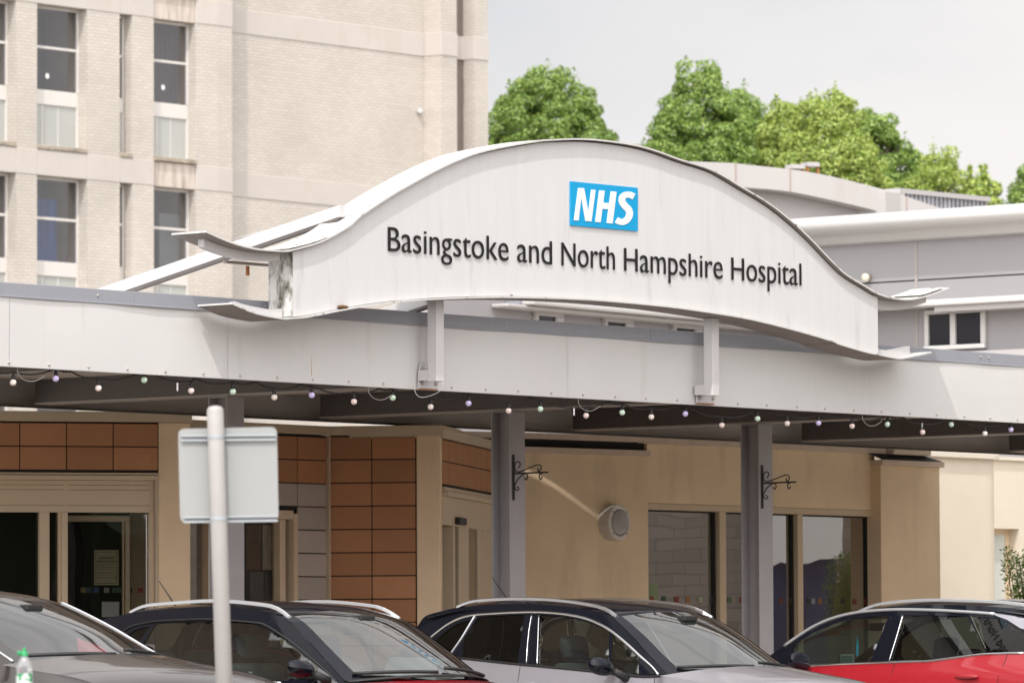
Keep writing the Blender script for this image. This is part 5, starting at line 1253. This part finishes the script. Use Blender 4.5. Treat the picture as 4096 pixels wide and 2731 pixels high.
S2 = dict(edge=[(1.36, 1.07), (1.06, 1.265), (.80, 1.43), (.68, 1.49), (.55, 1.53), (.37, 1.56), (-.07, 1.592), (-.50, 1.585), (-.91, 1.565), (-1.10, 1.54), (-1.28, 1.515), (-1.40, 1.46), (-1.60, 1.25), (-1.75, 1.05)],
    header=(.62, 1.505), rearroof=(-1.25, 1.52), roof=M['gloss'], pillar=M['gloss'], paint=M['red'], railmat=M['satin'],
    belt=D('D0', [(1230, 1250)]) + D('D0', [(2150, 1525)]) + D('D1', [(0, 1545), (240, 1570)]),
    windows=[('quarter_window', D('D0', [(1165, 1132), (1225, 1085), (1290, 1060), (1378, 1045), (1262, 1195), (1235, 1180)]), M['privacy']),
             ('rear_door_window', D('D0', [(1425, 1022), (1600, 1006), (1955, 1000), (2060, 1002), (2020, 1300), (1985, 1495), (1850, 1460), (1600, 1370), (1312, 1215)]), M['carglass']),
             ('front_door_window', D('D0', [(2105, 1002), (2250, 1008)]) + D('D1', [(0, 1030), (80, 1062), (250, 1162), (400, 1282), (562, 1412), (562, 1530), (200, 1545)]) + D('D0', [(2130, 1500), (2050, 1490)]), M['carglass'])],
    trims=[('window_trim', D('D0', [(1120, 1100), (1200, 1050), (1300, 1022), (1430, 1000), (1700, 985), (1950, 982)]) + D('D1', [(0, 1012), (100, 1042), (200, 1102), (350, 1205), (500, 1330), (640, 1450), (740, 1550)]), .007, M['rubber']),
           ('sill_trim', D('D0', [(1990, 1510), (2150, 1522)]) + D('D1', [(0, 1540), (230, 1565)]), .008, M['chrome'])],
    plates=[('mirror_triangle', D('D1', [(570, 1415), (690, 1500), (760, 1568), (570, 1560)]), mat('grey plastic', (.12, .12, .125), .6, var=.05))],
    rails=(-1.02, .66, .032), mirror=(1.19, 1.155), mh=.9, seams=[1.2, -.2], handles=[-.1, -1.0], antenna=(-1.12, .10), wb=.1, boncrown=.02, bondrop=.018)
K2 = make_car(car2f, -1, S2, 'red car with dark navy black roof and silver roof rails behind the sign pole')
S4 = dict(edge=[(1.30, 1.09), (1.08, 1.24), (.86, 1.36), (.62, 1.47), (.42, 1.545), (.20, 1.60), (-.10, 1.638), (-.45, 1.652), (-.80, 1.645), (-1.16, 1.628), (-1.45, 1.60), (-1.72, 1.56), (-1.95, 1.50), (-2.05, 1.40), (-2.2, 1.1)],
    header=(.30, 1.57), rearroof=(-1.80, 1.53), roof=M['gloss'], pillar=M['gloss'], paint=M['red'], railmat=M['satin'],
    belt=D('D3', [(250, 1415), (1010, 1376), (1340, 1364), (1500, 1358), (1800, 1318), (2010, 1294), (2350, 1282)]),
    windows=[('front_door_window', D('D3', [(228, 1240), (320, 1165), (400, 1112), (600, 1022), (800, 972), (1000, 950), (1108, 944), (1030, 1140), (940, 1368), (240, 1408)]), M['carglass']),
             ('rear_door_window', D('D3', [(1247, 945), (1500, 945), (1830, 956), (1905, 1090), (2003, 1288), (1850, 1312), (1700, 1330), (1400, 1355), (1122, 1360)]), M['privacy']),
             ('quarter_window', D('D3', [(1862, 956), (2000, 960), (2130, 975), (2230, 1030), (2350, 1105), (2440, 1170), (2440, 1275), (2013, 1283)]), M['privacy'])],
    trims=[('sill_trim', D('D3', [(240, 1415), (600, 1395), (1010, 1380), (1340, 1368), (1500, 1362), (1800, 1322), (2010, 1300), (2350, 1290)]), .010, M['chrome']),
           ('roof_trim', D('D3', [(150, 1225), (400, 1058), (600, 970), (800, 922), (1000, 900), (1200, 892), (1500, 897), (1800, 912), (2080, 932)]), .014, M['satin']),
           ('pillar_trim', D('D3', [(1240, 945), (1180, 1150), (1115, 1360)]), .006, M['chrome'])],
    plates=[('rear_pillar_panel', D('D3', [(2080, 925), (2250, 950), (2420, 985), (2420, 1090), (2320, 1062), (2200, 985), (2090, 945)]), M['silver'])],
    rails=(-1.62, .22, .028), mirror=(.60, 1.205), mh=1.15, seams=[-.36, -1.42], handles=[-.02, -1.10], hdrop=.17, wb=.15)
K4 = make_car(car4f, 1, S4, 'bright red car with gloss black pillars facing left, parked at the right')
S1 = dict(edge=[(1.05, 1.19), (.82, 1.285), (.51, 1.43), (.19, 1.56), (.05, 1.60), (-.2, 1.635), (-.6, 1.65), (-1.0, 1.64), (-1.4, 1.61), (-1.75, 1.55), (-1.9, 1.42), (-2.1, 1.15)],
    header=(.20, 1.555), rearroof=(-1.7, 1.56), roof=M['brown'], pillar=M['brown'], paint=M['brown'], railmat=M['satin'],
    belt=D('D0', [(-900, 1300)]) + D('D0', [(75, 1410)]), windows=[], rails=(-1.5, -.2, .0), mirror=(.6, 1.25), seams=[], handles=[])
K1 = make_car(car1f, -1, S1, 'grey brown car with red paper on its dashboard, nearest the left edge')
for o in list(K1['t'].children):
    if o.name.startswith('roof_rail'): bpy.data.objects.remove(o)
# bright drip rail along the far windscreen edge of the grey brown car
for s in (-1, 1):
    MB().tube([K1['pt'](x, s * (K1['half'](x, z) + .0), z + .006) for x, z in K1['E'] if z > 1.19 and x > .1], .008, 6).build('windscreen_trim', M['satin'], K1['t'], smooth=True)
# papers on dashboards (things lying inside the cars)
def paper(K, pts_, name, m, label, cat):
    mb = MB(); q = [K['pt'](*p) for p in pts_]; mb.add(q, [tuple(range(len(q)))]); o = mb.build(name, m, loc=q[0], solid=.002); tag(o, label, cat)
paper(K1, [(.86, .05, 1.16), (.80, .50, 1.17), (.60, .46, 1.30), (.62, .22, 1.36)], 'red_paper', M['redpaper'], 'folded red paper standing on the dashboard of the grey brown car', 'paper')
paper(K2, [(1.30, -.28, 1.085), (1.20, -.26, 1.09), (1.14, .06, 1.095), (1.24, .06, 1.09)], 'parking_permit', mat('pink permit', (.72, .30, .26), .7, var=.1), 'pinkish permit lying on the dashboard of the red car behind the pole', 'permit')
paper(K3, [(1.10, .30, 1.125), (1.02, .02, 1.13), (.94, .04, 1.16), (1.0, .32, 1.15)], 'red_leaflet', M['redpaper'], 'red leaflet on the dashboard of the silver lilac car', 'paper')

wcar = -.52
def C2(px, py): return car2f.hit((px, py), wcar)
a = C2(683, 1510); b = C2(727, 1540); Tf = Fr(car2f.o.x, car2f.o.y, 134)
mb = MB(); mb.box(Tf, a[0], b[0], wcar, wcar + .003, b[1], a[1]); cd = mb.build('window_card', mat('dull pink card', (.34, .20, .18), .8, var=.05), fr=car2f); tag(cd, 'dull pink card with pale words inside the side window of the car behind the pole', 'card')
for txt, p0, p1, hh_ in (('A tea', (686, 1523.5), (715, 1523.5), 9.5), ('from the h', (690, 1533), (722, 1533), 6.5)):
    e0, e1 = text_extent(txt); q0 = C2(*p0); q1 = C2(*p1); zz_ = C2(p0[0], p0[1] - hh_)[1]; sx = (q1[0] - q0[0]) / (e1 - e0)
    mb = MB(); add_text(mb, Tf, txt, q0[0] - e0 * sx, q0[1], sx, (zz_ - q0[1]) / .72, wcar - .0005, .001, offset=.01); mb.build('lettering', M['sticker'], cd)

def in4(x, y, w_=.05): return car4f.hit(c('D3', x, y), w_)
pa = [in4(*q) for q in ((822, 1135), (836, 1240), (830, 1320), (812, 1312), (812, 1240))]
mb = MB(); mb.prism(Fr(car4f.o.x, car4f.o.y, -46), pa, .05, .053); af = mb.build('air_freshener', mat('cyan air freshener', (.02, .42, .62), .5, var=.05), fr=car4f); tag(af, 'cyan air freshener hanging inside the windscreen of the bright red car', 'air freshener')
a, b = in4(672, 1302, .2), in4(795, 1385, .2); q4 = Fr(car4f.o.x, car4f.o.y, -46)
mb = MB(); mb.box(q4, a[0], b[0], .2, .212, b[1], a[1]); sc_ = mb.build('tablet', M['satin'], fr=car4f, bevel=.004); tag(sc_, 'small silver framed screen standing on the dashboard of the bright red car', 'screen')
MB().box(q4, min(a[0], b[0]) + .012, max(a[0], b[0]) - .012, .2125, .2145, b[1] + .012, a[1] - .012).build('display', mat('grey green display', (.10, .16, .14), .2, var=.1), sc_)

# ================================================================== SIGN POLE (back of a road sign)
Pf = mkf(500, 25.0, 90 - 2.0)
sp_ = thing('road_sign', 'grey back of a square road sign on a leaning pale pole in the foreground', 'sign', Pf.hit((0, 0), 0) and Pf.pt(Pf.hit((520, 1568), 0)[0], 0, 0), Pf)
def PP(x, y, w=0): u, z = Pf.hit((x, y), w); return u, z
(ua, za), (ub_, zb_) = PP(494, 931), PP(514.5, 1568); k = (ua - ub_) / (za - zb_); ug = ub_ - k * zb_
top = Pf.pt(ua, 0, za - .01); bot = Pf.pt(ug, 0, 0); ax = (top - bot).normalized(); Lp = (top - bot).length
mb = MB(); mb.lathe(bot, ax, [(.0365, 0), (.0365, Lp - .012), (.034, Lp - .004), (.024, Lp + .006), (.001, Lp + .010)], 24); mb.build('pole', M['signpole'], sp_, smooth=True)
cor = [PP(414, 1200, .06), PP(640, 1195, .06), PP(636, 980, .06), PP(409, 985, .06)]
def rounded(cor, r):
    o = []
    for i in range(4):
        p = Vector(cor[i]); a = (Vector(cor[i - 1]) - p).normalized(); b = (Vector(cor[(i + 1) % 4]) - p).normalized()
        for k in range(6): t = k / 5; o.append(tuple(p + a * r * (1 - t) ** 2 + b * r * t ** 2))
    return o
mb = MB(); mb.prism(Pf, rounded(cor, .03), .052, .055); mb.build('plate', M['signback'], sp_, bevel=.001)
for (y0, y1) in ((1003, 1001), (1190, 1187)):
    a, za_ = PP(416, y0, .05); b, zb__ = PP(634, y1, .05)
    if y0 > 1100: a += .012; b += .008
    mb = MB()
    for dz in (.0, -.020): mb.add([Pf.pt(a, .036, za_ + dz), Pf.pt(b, .036, zb__ + dz), Pf.pt(b, .0515, zb__ + dz), Pf.pt(a, .0515, za_ + dz), Pf.pt(a, .036, za_ + dz + .008), Pf.pt(b, .036, zb__ + dz + .008), Pf.pt(b, .0515, zb__ + dz + .008), Pf.pt(a, .0515, za_ + dz + .008)], [(3, 2, 1, 0), (4, 5, 6, 7), (0, 1, 5, 4), (1, 2, 6, 5), (2, 3, 7, 6), (3, 0, 4, 7)])
    mb.build('rail', M['railm'], sp_)
    t_ = (za_ - bot.z) / ax.z; mb = MB(); mb.lathe(bot + ax * (t_ - .012), ax, [(.0372, 0), (.0385, .001), (.0385, .016), (.0372, .017)], 24); mb.box(Pf, (a + b) / 2 - .06, (a + b) / 2 - .03, .0, .05, za_ - .012, za_ + .004); mb.build('clip', M['railm'], sp_)

# ================================================================== BOTTLE ON A LOW METAL CABINET
Qf = mkf(55, 23.6, 90)
bu, bz = Qf.hit((56, 1486), 0); bb = Qf.pt(bu, 0, bz - .235)
bt = thing('water_bottle', 'clear plastic water bottle with green sports cap standing on a metal cabinet, lower left', 'bottle', bb)
pet = bpy.data.materials.new('clear plastic'); n, l = nodes(pet); b = n['Principled BSDF']; b.inputs['Base Color'].default_value = (.72, .75, .78, 1); b.inputs['Roughness'].default_value = .12; b.inputs['Transmission Weight'].default_value = .8; b.inputs['IOR'].default_value = 1.25
mb = MB(); mb.lathe(bb, (0, 0, 1), [(.026, 0), (.031, .006), (.033, .02), (.031, .035), (.033, .05), (.0315, .065), (.033, .08), (.0325, .095), (.033, .13), (.033, .145), (.030, .165), (.022, .183), (.0135, .196), (.0125, .20)], 24); mb.build('bottle_body', pet, bt, smooth=True)
gcap = mat('green plastic', (.01, .30, .09), .35, var=.05)
mb = MB(); mb.lathe(bb + Vector((0, 0, .1985)), (0, 0, 1), [(.015, 0), (.0155, .003), (.0145, .014), (.008, .018), (.0065, .026), (.0075, .032), (.004, .036)], 16); mb.build('cap', gcap, bt, smooth=True)
mb = MB(); mb.lathe(bb + Vector((-.021, 0, .213)), (-.5, 0, .6), [(.009, -.008), (.0115, -.003), (.010, .004), (.004, .007)], 12); mb.build('flip_lid', gcap, bt, smooth=True)
lb = bpy.data.materials.new('bottle label'); n, l = nodes(lb); b = n['Principled BSDF']; b.inputs['Roughness'].default_value = .4; tcx = n.new('ShaderNodeTexCoord'); wv = n.new('ShaderNodeTexNoise'); wv.inputs['Scale'].default_value = 38; l.new(tcx.outputs['Object'], wv.inputs[0]); rp = n.new('ShaderNodeValToRGB'); rp.color_ramp.elements[0].position = .46; rp.color_ramp.elements[0].color = (.02, .26, .09, 1); rp.color_ramp.elements[1].position = .52; rp.color_ramp.elements[1].color = (.62, .66, .64, 1); l.new(wv.outputs[0], rp.inputs[0]); l.new(rp.outputs[0], b.inputs['Base Color'])
mb = MB(); 
mb.grid([[bb + Vector((.0337 * math.cos(a), .0337 * math.sin(a), z)) for a in [2 * math.pi * i / 24 for i in range(25)]] for z in (.085, .128)], flip=True); mb.build('label_sleeve', lb, bt, smooth=True)
cab = thing('metal_cabinet', 'low grey metal cabinet with a screwed corner plate under the water bottle', 'cabinet', Qf.pt(-.1, 0, 0), Qf)
cz_ = bb.z - .001
MB().box(Qf, bu - .42, bu + .10, -.14, .16, 0, cz_).build('cabinet_body', M['railm'], cab, bevel=.008)
MB().box(Qf, bu + .065, bu + .103, -.145, -.139, cz_ - .06, cz_ + .012).build('corner_plate', M['signback'], cab, bevel=.002)

# ================================================================== WHAT THE GLASS REFLECTS, outside the picture
ridge = MB(); P = []
random.seed(2)
for i in range(61):
    a = R(-200 + 220 * i / 60) ; r = 110 + 20 * math.sin(i * 1.3)
    P.append([Vector((r * math.cos(a), r * math.sin(a) + 10, 0)), Vector((r * 1.02 * math.cos(a), r * 1.02 * math.sin(a) + 10, 9 + 2.5 * math.sin(i * .9) + 1.5 * math.sin(i * 2.3))), Vector((r * 1.4 * math.cos(a), r * 1.4 * math.sin(a) + 10, 10))])
ridge.grid([p for p in P]); tag(ridge.build('reflection_ridge', mat('dark reflection ridge', (.035, .055, .018), .95, var=.5, vscale=.25, bump=1.0, bscale=1.0), loc=(0, 0, 0)), None, kind='structure')  # unseen ridge, added behind the camera to darken reflections in the glass
Hf = Fr(20, 72, 180)
bw = thing('block_wall', 'pale concrete block wall seen reflected in the waiting room windows', 'wall', Hf.pt(18, 0, 0), Hf)
MB().box(Hf, 0, 38, 0, 1.0, 0, 8).build('wall', brick_mat('concrete block', (.22, .182, .155), (.18, .15, .128), .44, .15, var=.10), bw)
def HQ(px, py, xq): # where the sight line mirrored in the window wall meets the plane x = xq
    d = ray((px, py)); n_ = -WF; t_ = (WW + .07 - WF.dot(CO - B.o)) / WF.dot(d); X = CO + t_ * d; r_ = d - 2 * d.dot(n_) * n_; k_ = (xq - X.x) / r_.x; q_ = X + k_ * r_; return (72 - q_.y, q_.z)
wv = [(1772, 1302), (1800, 1292), (1830, 1300), (1862, 1296), (1890, 1286), (1932, 1284)]
wl_ = [HQ(x, y, 19.0) for x, y in wv]; 
mb = MB(); top_ = wl_[0][1] + 2.2; mb.prism(Fr(19, 72, 180), wl_ + [(wl_[-1][0], top_), (wl_[0][0], top_)], 0, .1); cv = mb.build('white_canopy', M['whiteroof'], fr=Hf); tag(cv, 'white scalloped canopy seen only as a reflection in the right hand windows', 'canopy')
a_, b_ = HQ(1772, 1300, 19.3), HQ(1918, 1380, 19.3)
mb = MB(); mb.box(Fr(19.3, 72, 180), a_[0], b_[0], 0, .1, 0, wl_[0][1] + .3); tag(mb.build('blue_hoarding', mat('dark blue board', (.006, .014, .06), .6, var=.5, vscale=2, stretch=(6, 6, .4)), fr=Hf), 'dark blue hoarding seen only as a reflection in the right hand windows', 'hoarding')
